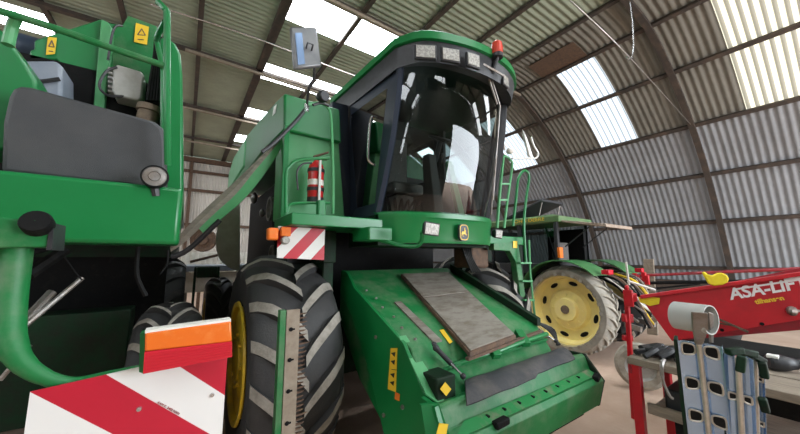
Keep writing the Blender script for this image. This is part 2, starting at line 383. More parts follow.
# floor
m_floor = mat('dusty_earth_floor', (.38, .25, .18), .95, col2=(.52, .38, .29), scale=1.1, amt=.5, contrast=.25, bump=.6, bscale=14)
b = MB(); rows = []
for i in range(61):
    r = []
    for j in range(61):
        x = -14+31*j/60; y = -12+34*i/60
        r.append((x, y, .008*math.sin(x*3.1+y*1.7)*math.sin(y*2.3-x)-.008))
    rows.append(r)
b.sheet(rows); struct(b.build('floor', m_floor))
# steel ribs and purlins (setting)
k = 0
for yr in (-5.25, -1.45, 2.33, 6.1, 9.95, 13.8, 17.6, 21.3):
    b = MB(); P = []
    for i in range(len(PR)-1):
        for t in (0, .25, .5, .75):
            x, z = cr(i, t); P.append((x, z))
    P.append(PR[-1]); pts = [(x, z-.13) if z > 6 else (x-.13, z-.03) for x, z in P]
    pts = [(3-x, z) for x, z in pts[::-1]]+pts
    for (x0, z0), (x1, z1) in zip(pts[:-1], pts[1:]):
        if abs(x1-x0)+abs(z1-z0) < .01: continue
        b.bar((x0, yr, max(z0, 0)), (x1, yr, max(z1, 0)), .085, .14, up=(0, 1, 0))
    k += 1; struct(b.build('trim_%d' % k, M['rib']))
for mirror in (False, True):
    for i in range(1, 12):
        x, z = PR[i]
        dx = PR[i+1][0]-PR[i-1][0]; dz = PR[i+1][1]-PR[i-1][1]; l = math.hypot(dx, dz); nx, nz = dz/l, -dx/l   # inwards
        x += nx*.07; z += nz*.07
        if mirror: x = 3-x
        if abs(x-1.5) < .02 : continue
        w = .11
        b = MB(); b.bar((x, YB0, z), (x, YB1, z), w, .075, up=(nx*(-1 if mirror else 1), 0, nz) if abs(nx) < .99 else (1,0,0))
        k += 1; struct(b.build('trim_%d' % k, M['rib']))
# end wall framing
b = MB()
for z in (3.6, 5.6, 6.7): b.box(-10, 13, 21.28, 21.40, z-.08, z+.08)
b.box(-10.5, 13.2, 21.15, 21.38, 7.25, 7.5)
for x in (-8, -4, -.05, 4, 8): b.box(x-.08, x+.08, 21.2, 21.4, 0, 7.5)
k += 1; struct(b.build('trim_%d' % k, M['rust']))
for (x0, yy, z0, x1, z1) in ((-.4,9.7,7.32,9.0,7.12),(-.8,13.5,7.25,9.0,7.15),(-1.0,17.3,7.2,9.0,7.1),(1.6,5.9,7.3,9.0,7.2)):
    b = MB(); b.bar((x0, yy, z0), (x1, yy, z1), .07, .07); k += 1; struct(b.build('trim_%d' % k, M['tan']))
# low dark plinth rail on right wall + brown repair sheet
b = MB(); b.bar((14.35, YB0, .75), (14.35, YB1, .75), .3, .4); k += 1; struct(b.build('trim_%d' % k, M['rib']))
b = MB(); P = []
for t in (.42, .7, .97):
    x, z = cr(5, t); P.append([(x-.01, y, z-.05) for y in (3.75, 4.3, 5.1)])
o = b.sheet(P, (0, 0, .01)).build('roof_patch', M['rust']); tag(o, 'dark rust-brown repair sheet fixed to the roof above the skylight', 'roof sheet')
# cables
def cable(pts, r, name, m, label, cat='cable'):
    o = MB().tube(smoothpath(pts, 8), r, 6).build(name, m); return tag(o, label, cat)
cable([A(150,4,Z=7.2), A(250,36,Z=7.15), A(345,72,Z=7.1), A(430,104,Z=7.15)], .018, 'wire_rope', M['chrome'], 'pale wire stretched across beneath the ceiling, behind the combine mirror')
cable([A(560,-8,d=5.5), A(583,12,d=5.6), A(630,58,d=6.2), A(692,126,X=12.0)], .012, 'support_rod', M['steel'], 'thin straight rod running down to the right arch rib', 'rod')
cable([A(630,2,d=6.0), A(633,30,d=6.1), A(633,52,d=6.15), A(629,59,d=6.15), A(626,56,d=6.15)], .012, 'hook_wire', M['chrome'], 'bent pale wire hook hanging on the thin rod', 'wire')

# ================================================================== RIGHT COMBINE
CX0 = 2.05
cb = root('combine_harvester', (CX0, 3.1, 0), 'green combine harvester with tall dark cab seen from its front', 'combine harvester')
wheel(cb, 'front_wheel', (.755, 3.12, .865), .855, .68, .485, -1, nl=17, lw=.07, lugh=.05, sweep=.38, rout=.075, dish=.03)
wheel(cb, 'front_wheel', (3.30, 3.12, .865), .855, .66, .43, 1, nl=17, lw=.068, lugh=.05, sweep=.38)
wheel(cb, 'rear_wheel', (.55, 6.7, .69), .66, .42, .32, -1, nl=16, lw=.05, lugm='lugd', lugh=.035)
wheel(cb, 'rear_wheel', (3.5, 6.7, .69), .66, .42, .32, 1, nl=16, lw=.05, lugm='lugd', lugh=.035)
# upper body
b = MB()
sil = [A(284,93,X=.64), A(276,101,X=.64), A(262,117,X=.64), A(247,135,X=.64), A(238,150,X=.64), A(231,165,X=.64)]
sp = [(p.y, p.z) for p in sil]
print('body profile', [(round(a,2), round(c,2)) for a, c in sp])
ye = sp[-1][0]; low = [A(234,188,X=.64), A(262,152,X=.64), A(284,130,X=.64)]
sp += [(p.y, p.z) for p in low]
b.prism([(.64, y, z) for y, z in sp], (.55, 0, 0)); b.build('upper_body', M['green'], cb, .02)
b = MB(); b.box(1.34, 3.46, 3.5, 4.9, 2.3, 3.2); b.build('grain_tank', M['green'], cb, .02)
decal('label_patch', [(274,107),(277,104),(275.5,113),(272.5,116)], M['white'], cb, X=.635)
b = MB(); b.prism([(.66,2.80,2.08),(1.27,2.80,2.08),(1.18,2.80,2.90),(.66,2.80,2.90)], (0,.3,0)); b.build('front_body_panel', M['green_l'], cb, .012)
b = MB(); b.box(.66, 1.19, 2.785, 2.80, 2.885, 2.90); b.build('body_seam', M['green_dark'], cb)
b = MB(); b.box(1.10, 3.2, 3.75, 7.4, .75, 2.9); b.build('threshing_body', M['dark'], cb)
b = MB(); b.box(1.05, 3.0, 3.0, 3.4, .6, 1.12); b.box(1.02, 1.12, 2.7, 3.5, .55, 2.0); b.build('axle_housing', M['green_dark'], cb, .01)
# green vertical post left of platform (door edge of opening)
b = MB(); b.box(.645, .69, 2.74, 2.82, 2.08, 2.92); b.build('corner_post', M['green'], cb, .006)
# machinery in the dark opening
for (y, z, r) in ((3.5,2.35,.22),(4.1,2.05,.30),(3.6,1.9,.16),(4.8,2.45,.18),(4.5,1.75,.16)):
    b = MB(); b.lathe([(.001,0),(.04,0),(.05,-.02),(r*.8,-.02),(r*.82,-.06),(r,-.06),(r,-.0),(r*.93,.02),(r,.04),(r,.06),(.001,.06)], (1.02, y, z), (1,0,0), 28)
    b.build('drive_pulley', M['steel'] if r < .2 else M['dark'], cb)
b = MB()
for (y0,z0,y1,z1) in ((3.5,2.57,4.1,2.35),(3.35,2.2,3.85,1.9),(3.6,2.06,4.5,1.91)): b.bar((1.03,y0,z0),(1.03,y1,z1),.03,.02)
b.build('drive_belt', M['belt'], cb)
b = MB()
for i in range(7):
    x = .95+.03*i; y0 = 2.95+.22*i
    b.tube(smoothpath([(1.0, y0, 2.8-.03*i), (.93+.02*(i % 3), y0+.1, 2.3+.05*(i % 2)), (.98, y0+.05, 1.8), (1.02, y0+.2, 1.3)]), .014, 6)
b.build('hose', M['belt'], cb)
b = MB(); b.ball(A(254,198,X=.98), .1, (.6,1,1.1)); b.build('gear_casing', M['steel'], cb); b = MB(); b.ball(A(262,213,X=.98), .07, (.6,1,1)); b.build('gear_casing', M['steel'], cb)
# opened side cover
T = [A(285,132,Y=2.86), A(268,149,Y=2.88), A(250,167,Y=2.92), A(229,187,Y=2.98), A(205,209,Y=3.05), A(181,233,Y=3.1), A(170,247,Y=3.15)]
Mi = [A(285,135,Y=2.86), A(270,153,Y=2.88), A(253,173,Y=2.92), A(236,194,Y=2.98), A(213,215,Y=3.05), A(186,241,Y=3.1), A(171,252,Y=3.15)]
Bo = [A(285,141,Y=2.88), A(272,163,Y=2.9), A(257,184,Y=2.95), A(240,203,Y=3.02), A(220,220,Y=3.07), A(189,249,Y=3.14), A(172,257,Y=3.18)]
def dens(P): return smoothpath(P, 4)
b = MB(); b.sheet([dens(T), [((p+q)/2)-V(0,.015,0) for p, q in zip(dens(T), dens(Mi))], dens(Mi)], (.01,.03,.01)); cov = b.build('opened_side_cover', M['dusty'], cb)
b = MB(); b.sheet([dens(Mi)[:19], dens(Bo)[:19]], (.01,.03,.01)); b.build('cover_inner_edge', M['green_l'], cov)
b = MB(); b.tube(dens(Bo)[16:], .022, 8); b.build('rubber_seal', M['black'], cov)
# rear hood and pale shield behind
b = MB(); L = [A(245,140,X=.62), A(234,156,X=.62), A(229,172,X=.62), A(227,192,X=.62)]
hd = [(p.y, p.z) for p in L]
b.prism([(.62, y, z) for y, z in hd]+[(.62, hd[0][0], hd[-1][1])], (2.86, 0, 0)); b.build('rear_hood', M['green_l'], cb, .03)
b = MB(); b.prism(smoothpath([A(x, y, Y=5.3) for x, y in ((240,192),(228,205),(219,222),(216,242),(219,258),(230,268),(240,272))], 4), (0,.03,0)); b.build('rear_side_shield', M['cream'], cb)
# platform, rails
b = MB(); b.box(.62, 1.42, 2.30, 2.84, 1.985, 2.075); b.box(.84, .9, 2.36, 2.42, 1.99, 2.2); b.build('access_platform', M['green'], cb, .008)
b = MB(); b.box(.98, 1.10, 2.6, 2.8, 1.70, 1.98); b.build('platform_bracket', M['green_dark'], cb, .01)
def T_(pts, r, name, m, parent=cb, n=8, sm=True, **kw):
    P = [A(x, y, **(kw if len(q) == 0 else {list(kw)[0]: q[0]})) for x, y, *q in pts]
    return MB().tube(smoothpath(P, 5) if sm else P, r, n).build(name, m, parent)
hr = T_([(286,213),(286,175),(290,166),(300,160),(329,158)], .014, 'handrail', M['green'], Y=2.45)
T_([(287,212),(290,205),(300,203),(330,203)], .012, 'handrail', M['green'], Y=2.45)
T_([(333,214),(333,170),(331,120),(327,107),(318,103),(306,105)], .013, 'handrail', M['green_l'], Y=2.5)
T_([(308,106),(295,122),(275,142),(262,152)], .016, 'cover_strut', M['black'], Y=2.62)
T_([(298,190),(297,172),(303,164),(312,163)], .007, 'extinguisher_hose_holder', M['black'], Y=2.4)
# fire extinguisher
fe = root('fire_extinguisher', A(315,203,Y=2.62), 'red fire extinguisher strapped upright on the green panel beside the cab door', 'fire extinguisher')
ce = A(315,203,Y=2.62); rr_ = .068
b = MB(); b.lathe([(.001,0),(rr_*.9,0),(rr_,.015),(rr_,.30),(rr_*.85,.34),(rr_*.35,.37),(.02,.38),(.02,.40),(.001,.40)], ce, (0,0,1), 24); b.build('cylinder_body', M['redw'], fe)
b = MB(); b.lathe([(rr_+.002,.0),(rr_+.003,.0),(rr_+.003,.045),(rr_+.002,.045)], ce, (0,0,1), 24); b.build('base_ring', M['black'], fe)
b = MB()
for z in (.10, .27): b.lathe([(rr_+.002,z),(rr_+.006,z),(rr_+.006,z+.03),(rr_+.002,z+.03)], ce, (0,0,1), 24)
b.build('strap', M['black'], fe)
b = MB(); b.box(ce.x-.006, ce.x+.016, ce.y-rr_-.022, ce.y-rr_-.004, ce.z-.02, ce.z+.37); b.build('bracket_clip', M['silverbox'], fe, .004)
b = MB(); b.bar((ce.x-.03, ce.y, ce.z+.41), (ce.x+.10, ce.y-.02, ce.z+.47), .03, .015); b.bar((ce.x-.02, ce.y, ce.z+.39), (ce.x+.09, ce.y-.02, ce.z+.40), .025, .012); b.build('trigger_handle', M['rust'], fe, .003)
b = MB(); b.lathe([(rr_+.001,.15),(rr_+.0015,.15),(rr_+.0015,.20),(rr_+.001,.20)], ce, (0,0,1), 24); b.build('paper_label', M['cream'], fe)
# warning board
p0 = A(283,258,Y=2.45); p1 = A(314,226,Y=2.45); dd = (p1-p0); nrm = Vector((dd.z, 0, -dd.x)).normalized()
q0 = A(298,258,Y=2.45); wst = abs((q0-p0).dot(nrm))*2
m_b2 = stripes('small_red_white_stripes', tuple(p0 - nrm*wst*.5), tuple(nrm), wst, (.74,.72,.68), (.50,.010,.025))
b = MB(); b.prism([A(278,226,Y=2.45), A(325,229,Y=2.45), A(324,260,Y=2.45), A(277,258,Y=2.45)], (0,.012,0)); wb = b.build('warning_board', m_b2, cb)
b = MB(); b.lathe([(.001,-.05),(.028,-.05),(.03,-.03),(.03,0)], A(284,233,Y=2.42), (0,1,0), 16); c_ = A(285.5,233,Y=2.40)
b = MB(); b.box(c_.x-.035, c_.x+.035, 2.38, 2.44, c_.z-.025, c_.z+.045); b.mi = 1; b.lathe([(.001,-.05),(.03,-.045),(.032,0)], (c_.x, 2.42, c_.z-.055), (0,1,0), 16); b.build('side_marker_lamp', [M['amber'], M['lens']], wb, .006)
c_ = A(274,234,Y=2.42); b = MB(); b.box(c_.x-.045, c_.x+.03, 2.40, 2.47, c_.z-.045, c_.z+.045); b.build('side_marker_lamp', M['orange'], wb, .012)
# ---- cab
def front(z, k=0.0, top=False):
    """outline of the cab glass in plan, leaning forward as it rises"""
    return None
BOT = [(1.38,2.36),(1.52,2.22),(1.80,2.10),(2.15,2.06),(2.45,2.10),(2.68,2.26)]
TOP = [(1.46,2.12),(1.62,1.98),(1.85,1.90),(2.15,1.86),(2.5,1.90),(2.80,2.05)]
ZB, ZT = 2.14, 3.42
def ring(t):
    return [Vector((a[0]*(1-t)+c[0]*t, a[1]*(1-t)+c[1]*t+.05*math.sin(math.pi*t)*-1, ZB*(1-t)+ZT*t)) for a, c in zip(BOT, TOP)]
rows = [smoothpath(ring(t), 5) for t in [i/8 for i in range(9)]]
b = MB(); b.sheet(rows); b.build('windscreen', M['glass'], cb)
# side glass & door frame, left
dX = 1.38
b = MB(); P0 = [A(350,112,X=dX), A(385,82,X=dX), A(386,203,X=dX+.0), A(357,205,X=dX)]
P0 = [Vector((1.395,3.0,3.30)), Vector((1.43,2.30,3.30)), Vector((1.40,2.45,2.24)), Vector((1.395,2.80,2.24))]
b.add(P0, [(0,1,2,3)]); b.build('door_window', M['glassb'], cb)
F0 = [Vector((1.38,3.06,3.42)), Vector((1.455,2.13,3.42)), Vector((1.38,2.36,2.12)), Vector((1.38,2.92,2.12))]
b = MB()
for i in range(4):
    a, c = F0[i], F0[(i+1) % 4]; e, g = P0[i], P0[(i+1) % 4]
    b.prism([a, c, g, e], (.05, 0, 0))
df = b.build('door_frame', M['bluegrey'], cb, .008)
b = MB(); b.tube(smoothpath([(1.36,2.36,3.02),(1.30,2.36,3.0),(1.29,2.38,2.8),(1.30,2.40,2.62),(1.37,2.40,2.58)], 5), .012, 8); b.build('door_handle', M['chrome'], df)
# pillars
b = MB(); rc = [ring(t) for t in (0, .25, .5, .75, 1)]
b.tube([r_[0] for r_ in rc], .035, 6); b.build('cab_pillar', M['bluegrey'], cb)
b = MB(); b.tube([r_[-1] for r_ in rc], .045, 6); b.build('cab_pillar', M['black'], cb)
b = MB(); b.tube([(2.66,2.3,2.12),(2.70,2.22,2.6),(2.74,2.14,3.1),(2.80,2.08,3.42)], .03, 6); b.build('right_corner_trim', M['black'], cb)
# right side & back walls of the cab
b = MB(); b.box(2.72, 2.76, 2.95, 3.05, 2.1, 3.45); b.box(1.38, 1.44, 3.0, 3.08, 2.1, 3.45); b.box(2.72,2.77,2.3,3.0,2.1,2.2); b.box(1.38,2.76,3.02,3.08,2.1,2.72); b.box(1.40,2.16,3.03,3.08,2.7,3.44); b.build('rear_cab_frame', M['cabint'], cb)
b = MB(); b.add([(2.74,2.3,2.2),(2.74,2.98,2.2),(2.78,2.98,3.4),(2.80,2.12,3.4)], [(0,1,2,3)]); b.build('side_window', M['glassb'], cb)
b = MB(); b.add([(2.16,3.05,2.72),(2.72,3.05,2.72),(2.72,3.05,3.4),(2.16,3.05,3.4)], [(0,1,2,3)]); b.build('rear_window', M['glassb'], cb)
b = MB(); b.prism([(1.19,2.93,2.1),(1.42,2.93,2.1),(1.42,3.06,3.44),(1.15,2.93,3.36)], (0,.2,0)); b.build('door_surround', M['bluegrey'], cb)
# roof: fascia (black) and green cap
RB = [(1.36,3.35),(1.42,2.12),(1.55,1.92),(1.82,1.80),(2.15,1.75),(2.5,1.79),(2.80,1.95),(2.92,2.2),(2.95,3.35)]
def outline(z, g, P=RB):
    c = Vector((2.15, 2.6)); out = []
    for x, y in P: v = Vector((x, y))-c; v = v*(1+g); out.append(Vector((c.x+v.x, c.y+v.y, z)))
    s = smoothpath(out[1:-1], 4); return [out[0]]+s+[out[-1]]
b = MB()
lay = [outline(3.42,-.05), outline(3.40,.0), outline(3.56,.04), outline(3.60,.02)]
b.sheet(lay); b.add(outline(3.42,-.05), [list(range(len(outline(0,0))))]); b.build('roof_fascia', M['black'], cb)
b = MB(); lay = [outline(3.575,.03), outline(3.58,.065), outline(3.65,.06), outline(3.71,-.02), outline(3.74,-.25)]
b.sheet(lay); b.add(outline(3.74,-.25), [list(range(len(outline(0,0))))]); b.build('cab_roof', M['green'], cb)
def lampbox(px, w, h, y, name='work_light'):
    c = A(px[0], px[1], Y=y); s = w/2; t = h/2
    ang = (c.x-2.15)*.75; ux = Vector((math.cos(ang), math.sin(ang), 0)); n = Vector((math.sin(ang), -math.cos(ang), 0)); uz = Vector((0,0,1))
    b = MB(); f = c+n*.03
    b.hexa([c-ux*s-uz*t, c+ux*s-uz*t, c+ux*s+uz*t, c-ux*s+uz*t, f-ux*s-uz*t, f+ux*s-uz*t, f+ux*s+uz*t, f-ux*s+uz*t])
    o = b.build(name, M['black'], cb, .006)
    b = MB(); s *= .86; t *= .82; g = f+n*.006
    b.hexa([f-ux*s-uz*t, f+ux*s-uz*t, f+ux*s+uz*t, f-ux*s+uz*t, g-ux*s-uz*t, g+ux*s-uz*t, g+ux*s+uz*t, g-ux*s+uz*t]); b.build('lens', M['lens'], o, .003)
lampbox((425,54), .175, .125, 1.78); lampbox((449.5,57), .165, .12, 1.72); lampbox((471.5,62), .14, .13, 1.71); lampbox((503,82), .12, .115, 1.78)
# beacon, wiper
bc = A(497.5,60,Y=1.68)
b = MB(); b.tube([bc+V(0,.06,-.10), bc+V(0,.0,.03)], .018, 10); be = b.build('beacon', M['black'], cb)
b = MB(); b.lathe([(.001,.0),(.05,.0),(.052,.035)], bc+V(0,0,.02), (0,0,1), 20); b.build('beacon_base', M['black'], be)
b = MB(); b.lathe([(.05,.035),(.052,.10),(.045,.145),(.025,.165),(.001,.17)], bc+V(0,0,.02), (0,0,1), 20); b.build('beacon_dome', mat('red_beacon_dome', (.62,.06,.035), .3), be)
b = MB(); b.tube([A(483,64,Y=1.74), A(504,76,Y=1.70)], .012, 6); b.tube([A(486,70,Y=1.76), A(497,104,Y=1.9)], .01, 6); b.tube([A(489,70,Y=1.76), A(500,106,Y=1.9), A(493,200,Y=2.1)], .007, 6)
b.tube([A(499,102,Y=1.95), A(495,160,Y=2.05), A(491,215,Y=2.15)], .012, 6); b.build('wiper_arm', M['steel'], cb)
# cab interior
b = MB(); b.box(1.45, 2.70, 2.4, 3.0, 2.1, 2.14); b.build('cab_floor', M['cabint'], cb)
b = MB(); b.box(1.72, 2.12, 2.62, 2.98, 2.42, 2.54); b.box(1.74, 2.10, 2.90, 3.0, 2.5, 3.12); b.box(1.80,2.04,2.7,2.9,2.14,2.42); b.build('driver_seat', M['seat'], cb, .03)
b = MB(); b.hexa([(2.00,2.30,2.14),(2.12,2.30,2.14),(2.12,2.48,2.14),(2.00,2.48,2.14),(1.97,2.36,2.80),(2.07,2.36,2.80),(2.07,2.46,2.80),(1.97,2.46,2.80)]); sc_ = b.build('steering_column', M['cabint'], cb, .01)
sw = A(441,139,Y=2.42); b = MB(); ax = Vector((0,-.45,1)).normalized(); up = Vector((1,0,0)); w2 = ax.cross(up)
b.tube([sw+(up*math.cos(a)+w2*math.sin(a))*.13 for a in [2*math.pi*i/24 for i in range(25)]], .013, 8, False)
for a in (0.3, 2.4, 4.5): b.tube([sw-ax*.04, sw+(up*math.cos(a)+w2*math.sin(a))*.13], .009, 6)
b.tube([sw-ax*.25, sw-ax*.03], .03, 8); b.build('steering_wheel', M['black'], sc_)
b = MB(); b.box(2.24, 2.56, 2.55, 2.98, 2.14, 2.62); b.tube([(2.3,2.6,2.6),(2.28,2.5,2.85)], .012, 6); b.ball((2.28,2.5,2.87), .03); b.build('control_console', M['cabint'], cb, .01)
b = MB()
for i in range(6): b.tube(smoothpath([(1.5+.07*i,2.35,2.16),(1.52+.08*i,2.42,2.3),(1.6+.05*i,2.5,2.2)],4), .012, 6)
b.build('pedals', M['dark'], cb)
b = MB(); b.hexa([(2.44,2.40,2.14),(2.52,2.38,2.14),(2.55,2.46,2.14),(2.47,2.48,2.14),(2.30,2.44,2.80),(2.36,2.42,2.80),(2.38,2.48,2.80),(2.32,2.5,2.80)]); b.build('grab_rail_cover', M['green_l'], cb, .01)
# apron under windscreen
APT = [(1.36,2.36),(1.50,2.20),(1.80,2.07),(2.15,2.03),(2.46,2.07),(2.74,2.26)]
b = MB(); rws = []
for z, g in ((1.87,.0),(1.90,-.01),(2.07,-.02),(2.09,-.035),(2.13,-.035),(2.145,0)):
    rws.append(smoothpath([Vector((x, y+g, z)) for x, y in APT], 5))
b.sheet(rws, (0,.05,0)); ap = b.build('front_apron', M['green'], cb)
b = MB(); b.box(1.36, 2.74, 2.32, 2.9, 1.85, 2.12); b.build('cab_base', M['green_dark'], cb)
# emblem
ec = A(463,232.5,Y=1.99); ux = Vector((1,.02,0)).normalized()
def rrect(c, w, h, r, n=5):
    P = []
    for sx_, sz_, a0 in ((1,1,0),(-1,1,90),(-1,-1,180),(1,-1,270)):
        for i in range(n+1):
            a = R(a0+90*i/n); P.append(c+ux*(sx_*(w/2-r)+r*math.cos(a))+Vector((0,0,sz_*(h/2-r)+r*math.sin(a))))
    return P
b = MB(); b.prism(rrect(ec+V(0,-.012,0), .118, .150, .04), (0,.02,0)); em = b.build('emblem', M['black'], ap)
b = MB(); o1 = rrect(ec+V(0,-.016,0), .108, .138, .036); o2 = rrect(ec+V(0,-.016,0), .096, .126, .032)
nn = len(o1); b.add(o1+o2, [(i, (i+1) % nn, nn+(i+1) % nn, nn+i) for i in range(nn)]); b.build('emblem_border', M['sticker'], em)
deer = [(-.9,.0),(-.75,.25),(-.35,.3),(.0,.2),(.12,.55),(.0,1.0),(.12,1.05),(.2,.75),(.3,1.0),(.38,.95),(.3,.62),(.55,.5),(.5,.38),(.28,.38),(.25,.0),(.55,-.12),(.85,-.45),(.7,-.5),(.4,-.3),(.0,-.25),(-.3,-.2),(-.5,-.35),(-.35,-.75),(-.5,-.8),(-.75,-.3),(-.8,-.1),(-1.0,-.75),(-1.1,-.7),(-.98,-.1)]
b = MB(); dp = [ec+V(0,-.0165,0)+ux*(x*.036)+V(0,0,z*.045-.004) for x, z in deer]
bmx = bmesh.new(); vv = [bmx.verts.new(p) for p in dp]; bmx.faces.new(vv); bmesh.ops.triangulate(bmx, faces=bmx.faces[:]); bmx.verts.index_update()
b.add([v.co.copy() for v in bmx.verts], [[v.index for v in f.verts] for f in bmx.faces]); bmx.free(); b.build('leaping_deer', M['sticker'], em)
# lamps on arms below the cab
def armlamp(px, y, w=.13, h=.085, tilt=.3):
    c = A(*px, Y=y); ux_ = Vector((math.cos(tilt), math.sin(tilt)*.3, -.05)).normalized(); n = Vector((-.25,-1,-.1)).normalized(); uz_ = ux_.cross(n).normalized()*-1
    if uz_.z < 0: uz_ = -uz_
    s, t = w/2, h/2; b = MB(); bk = c-n*.08
    b.hexa([bk-ux_*s*.7-uz_*t*.7, bk+ux_*s*.7-uz_*t*.7, bk+ux_*s*.7+uz_*t*.7, bk-ux_*s*.7+uz_*t*.7, c-ux_*s-uz_*t, c+ux_*s-uz_*t, c+ux_*s+uz_*t, c-ux_*s+uz_*t])
    o = b.build('head_lamp', M['black'], cb, .008)
    b = MB(); g = c+n*.006; s *= .85; t *= .8
    b.hexa([c-ux_*s-uz_*t, c+ux_*s-uz_*t, c+ux_*s+uz_*t, c-ux_*s+uz_*t, g-ux_*s-uz_*t, g+ux_*s-uz_*t, g+ux_*s+uz_*t, g-ux_*s+uz_*t]); b.build('lens', M['lens'], o, .003)
    return o
armlamp((432,229), 1.80, .17, .105); armlamp((499,234), 2.15, .14, .10)
T_([(422,232,1.93),(422,240,1.95),(416,246,2.0),(400,245,2.1),(380,240,2.2),(362,237,2.3)], .018, 'lamp_arm', M['green'], Y=2)
b = MB(); b.box(1.18,1.40,2.15,2.45,1.88,1.99); b.build('arm_mount', M['green'], cb, .01)
# mirrors
def mirror(px4, y, th, name, m):
    P = [A(x, yy, Y=y) for x, yy in px4]; b = MB(); c = sum(P, Vector())/4
    B_ = [c+(p-c)*.75+V(0,th,0) for p in P]; b.prism(P, (0,th*.4,0)); b.hexa([p+V(0,th*.4,0) for p in P]+B_); return b.build(name, m, cb, .015)
mm = mirror([(290,26),(317,26.5),(322,66),(294,69)], 2.15, .05, 'wing_mirror', M['mirror'])
b = MB(); q = [A(x, yy, Y=2.145) for x, yy in ((295,33),(302,33),(305,64),(298,65))]; b.prism(q, (0,-.002,0)); b.build('mirror_glass', mat('blue_reflective_edge', (.16,.24,.38), .2, .5), mm)
b = MB(); q = A(309,46,Y=2.14); b.tube([q+V(-.02,0,-.03), q+V(-.02,-.03,0), q+V(.02,-.03,0), q+V(.02,0,-.03)], .007, 6); b.build('mirror_clamp', M['black'], mm)
T_([(314,66,2.2),(314,78,2.25),(309,88,2.3),(307,106,2.4)], .010, 'mirror_arm', M['black'], Y=2)
T_([(306,104,2.4),(307,112,2.4)], .018, 'arm_socket', M['chrome'], Y=2, sm=False)
c_ = A(323,96.5,Y=2.3); b = MB(); b.lathe([(.001,-.03),(.04,-.03),(.046,-.02),(.046,.02),(.03,.05),(.001,.05)], c_, (-.3,1,.1), 20); b.build('round_lamp', M['black'], cb)
T_([(313,105),(321,103),(329,106)], .012, 'lamp_bracket', M['black'], Y=2.35)
m2 = mirror([(523,128),(528,139),(534,158),(530,157)], 2.2, .04, 'wing_mirror', M['mirrorw'])
T_([(531,137),(534,146),(538,153),(536,158),(525,158.5),(512,158.5)], .012, 'mirror_arm', M['mirrorw'], Y=2.2)
b = MB(); b.ball(A(510,151,Y=2.2), .05, (1,.8,.8)); b.tube([A(505,150,Y=2.2), A(502,138,Y=2.2)], .012, 6); b.build('mirror_pivot', M['cream'], cb)
# right handrails, platform, ladder
T_([(513,226),(516,200),(518,180),(522,172),(526,171),(529,177),(526,200),(524,226),(526,262)], .016, 'handrail', M['green'], Y=2.3)
T_([(497,228),(500,190),(503,160),(503,156)], .017, 'handrail', M['green_l'], Y=2.25)
T_([(504,228),(508,196),(512,166),(510,160),(505,156),(503,158)], .015, 'handrail', M['green_l'], Y=2.25)
b = MB(); b.bar(A(500,200,Y=2.25), A(508,200,Y=2.25), .02, .02); b.bar(A(501,184,Y=2.25), A(510,184,Y=2.25), .02, .02); b.build('handrail_rung', M['green_l'], cb)
b = MB(); b.box(2.86, 3.55, 2.38, 2.9, 1.90, 2.0); b.build('entry_platform', M['green'], cb, .01)
P = [A(494,243,Y=2.38), A(518,241,Y=2.38), A(521,262,Y=2.38), A(526,300,Y=2.38), A(531,345,Y=2.38), A(526,348,Y=2.38), A(521,300,Y=2.38), A(516,262,Y=2.38), A(510,251,Y=2.38), A(494,250,Y=2.38)]
b = MB(); b.prism(P, (0,.08,0)); b.build('ladder_side', M['green_d'], cb, .006)
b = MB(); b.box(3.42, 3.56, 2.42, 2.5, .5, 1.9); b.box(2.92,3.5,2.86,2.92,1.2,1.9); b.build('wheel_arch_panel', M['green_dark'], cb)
b = MB()
for (x0, y0, x1, y1) in ((519,263,530,263),(521,281,531,281),(523,300,533,300),(525,320,536,320)):
    b.bar(A(x0, y0, Y=2.34), A(x1, y1, Y=2.34), .05, .02)
b.tube([A(529,240,Y=2.33), A(530,270,Y=2.33), A(533,300,Y=2.33), A(537,335,Y=2.33)], .014, 6); b.build('ladder_rung', M['green_l'], cb)
decal('reflector', [(513,241),(517,241),(517,248),(513,248)], M['sticker'], cb, Y=2.375)
# rough hay-stained transmission box right of feeder
b = MB(); c_ = A(481,256,Y=2.5); b.box(c_.x-.16, c_.x+.14, 2.5, 2.8, c_.z-.14, c_.z+.1); b.build('gear_case', M['rust'], cb, .03)
b = MB()
for i in range(5): b.tube(smoothpath([A(462+i*2,247,Y=2.45), A(466+i*1.5,258,Y=2.4), A(472+i*2,272,Y=2.45)],4), .012, 6)
b.build('hydraulic_hose', M['belt'], cb)
# ---- feeder house
def FZ(y): return 1.17+(y-1.9)*(1.46-1.17)/(2.62-1.9)
XL, XR = 1.32, 2.80
b = MB()
b.prism([(XL,3.0,FZ(3.0)),(XL,1.80,FZ(1.80)),(XL,1.62,.86),(XL,1.50,.80),(XL,1.5,.45),(XL,2.0,.42),(XL,2.55,.70),(XL,3.0,1.15)], (XR-XL,0,0))
fh = b.build('feeder_house', M['green_d'], cb, .01)
# side plate proud of the house
b = MB(); b.prism([(XL-.03,2.92,1.40),(XL-.03,2.90,1.62),(XL-.03,2.78,1.60),(XL-.03,2.62,FZ(2.62)+.01),(XL-.03,1.85,FZ(1.85)+.01),(XL-.03,1.60,.88),(XL-.03,1.50,.80),(XL-.03,1.50,.35),(XL-.03,2.05,.40),(XL-.03,2.3,.8),(XL-.03,2.66,1.22)], (.03,0,0)); b.build('side_plate', M['green'], fh, .004)
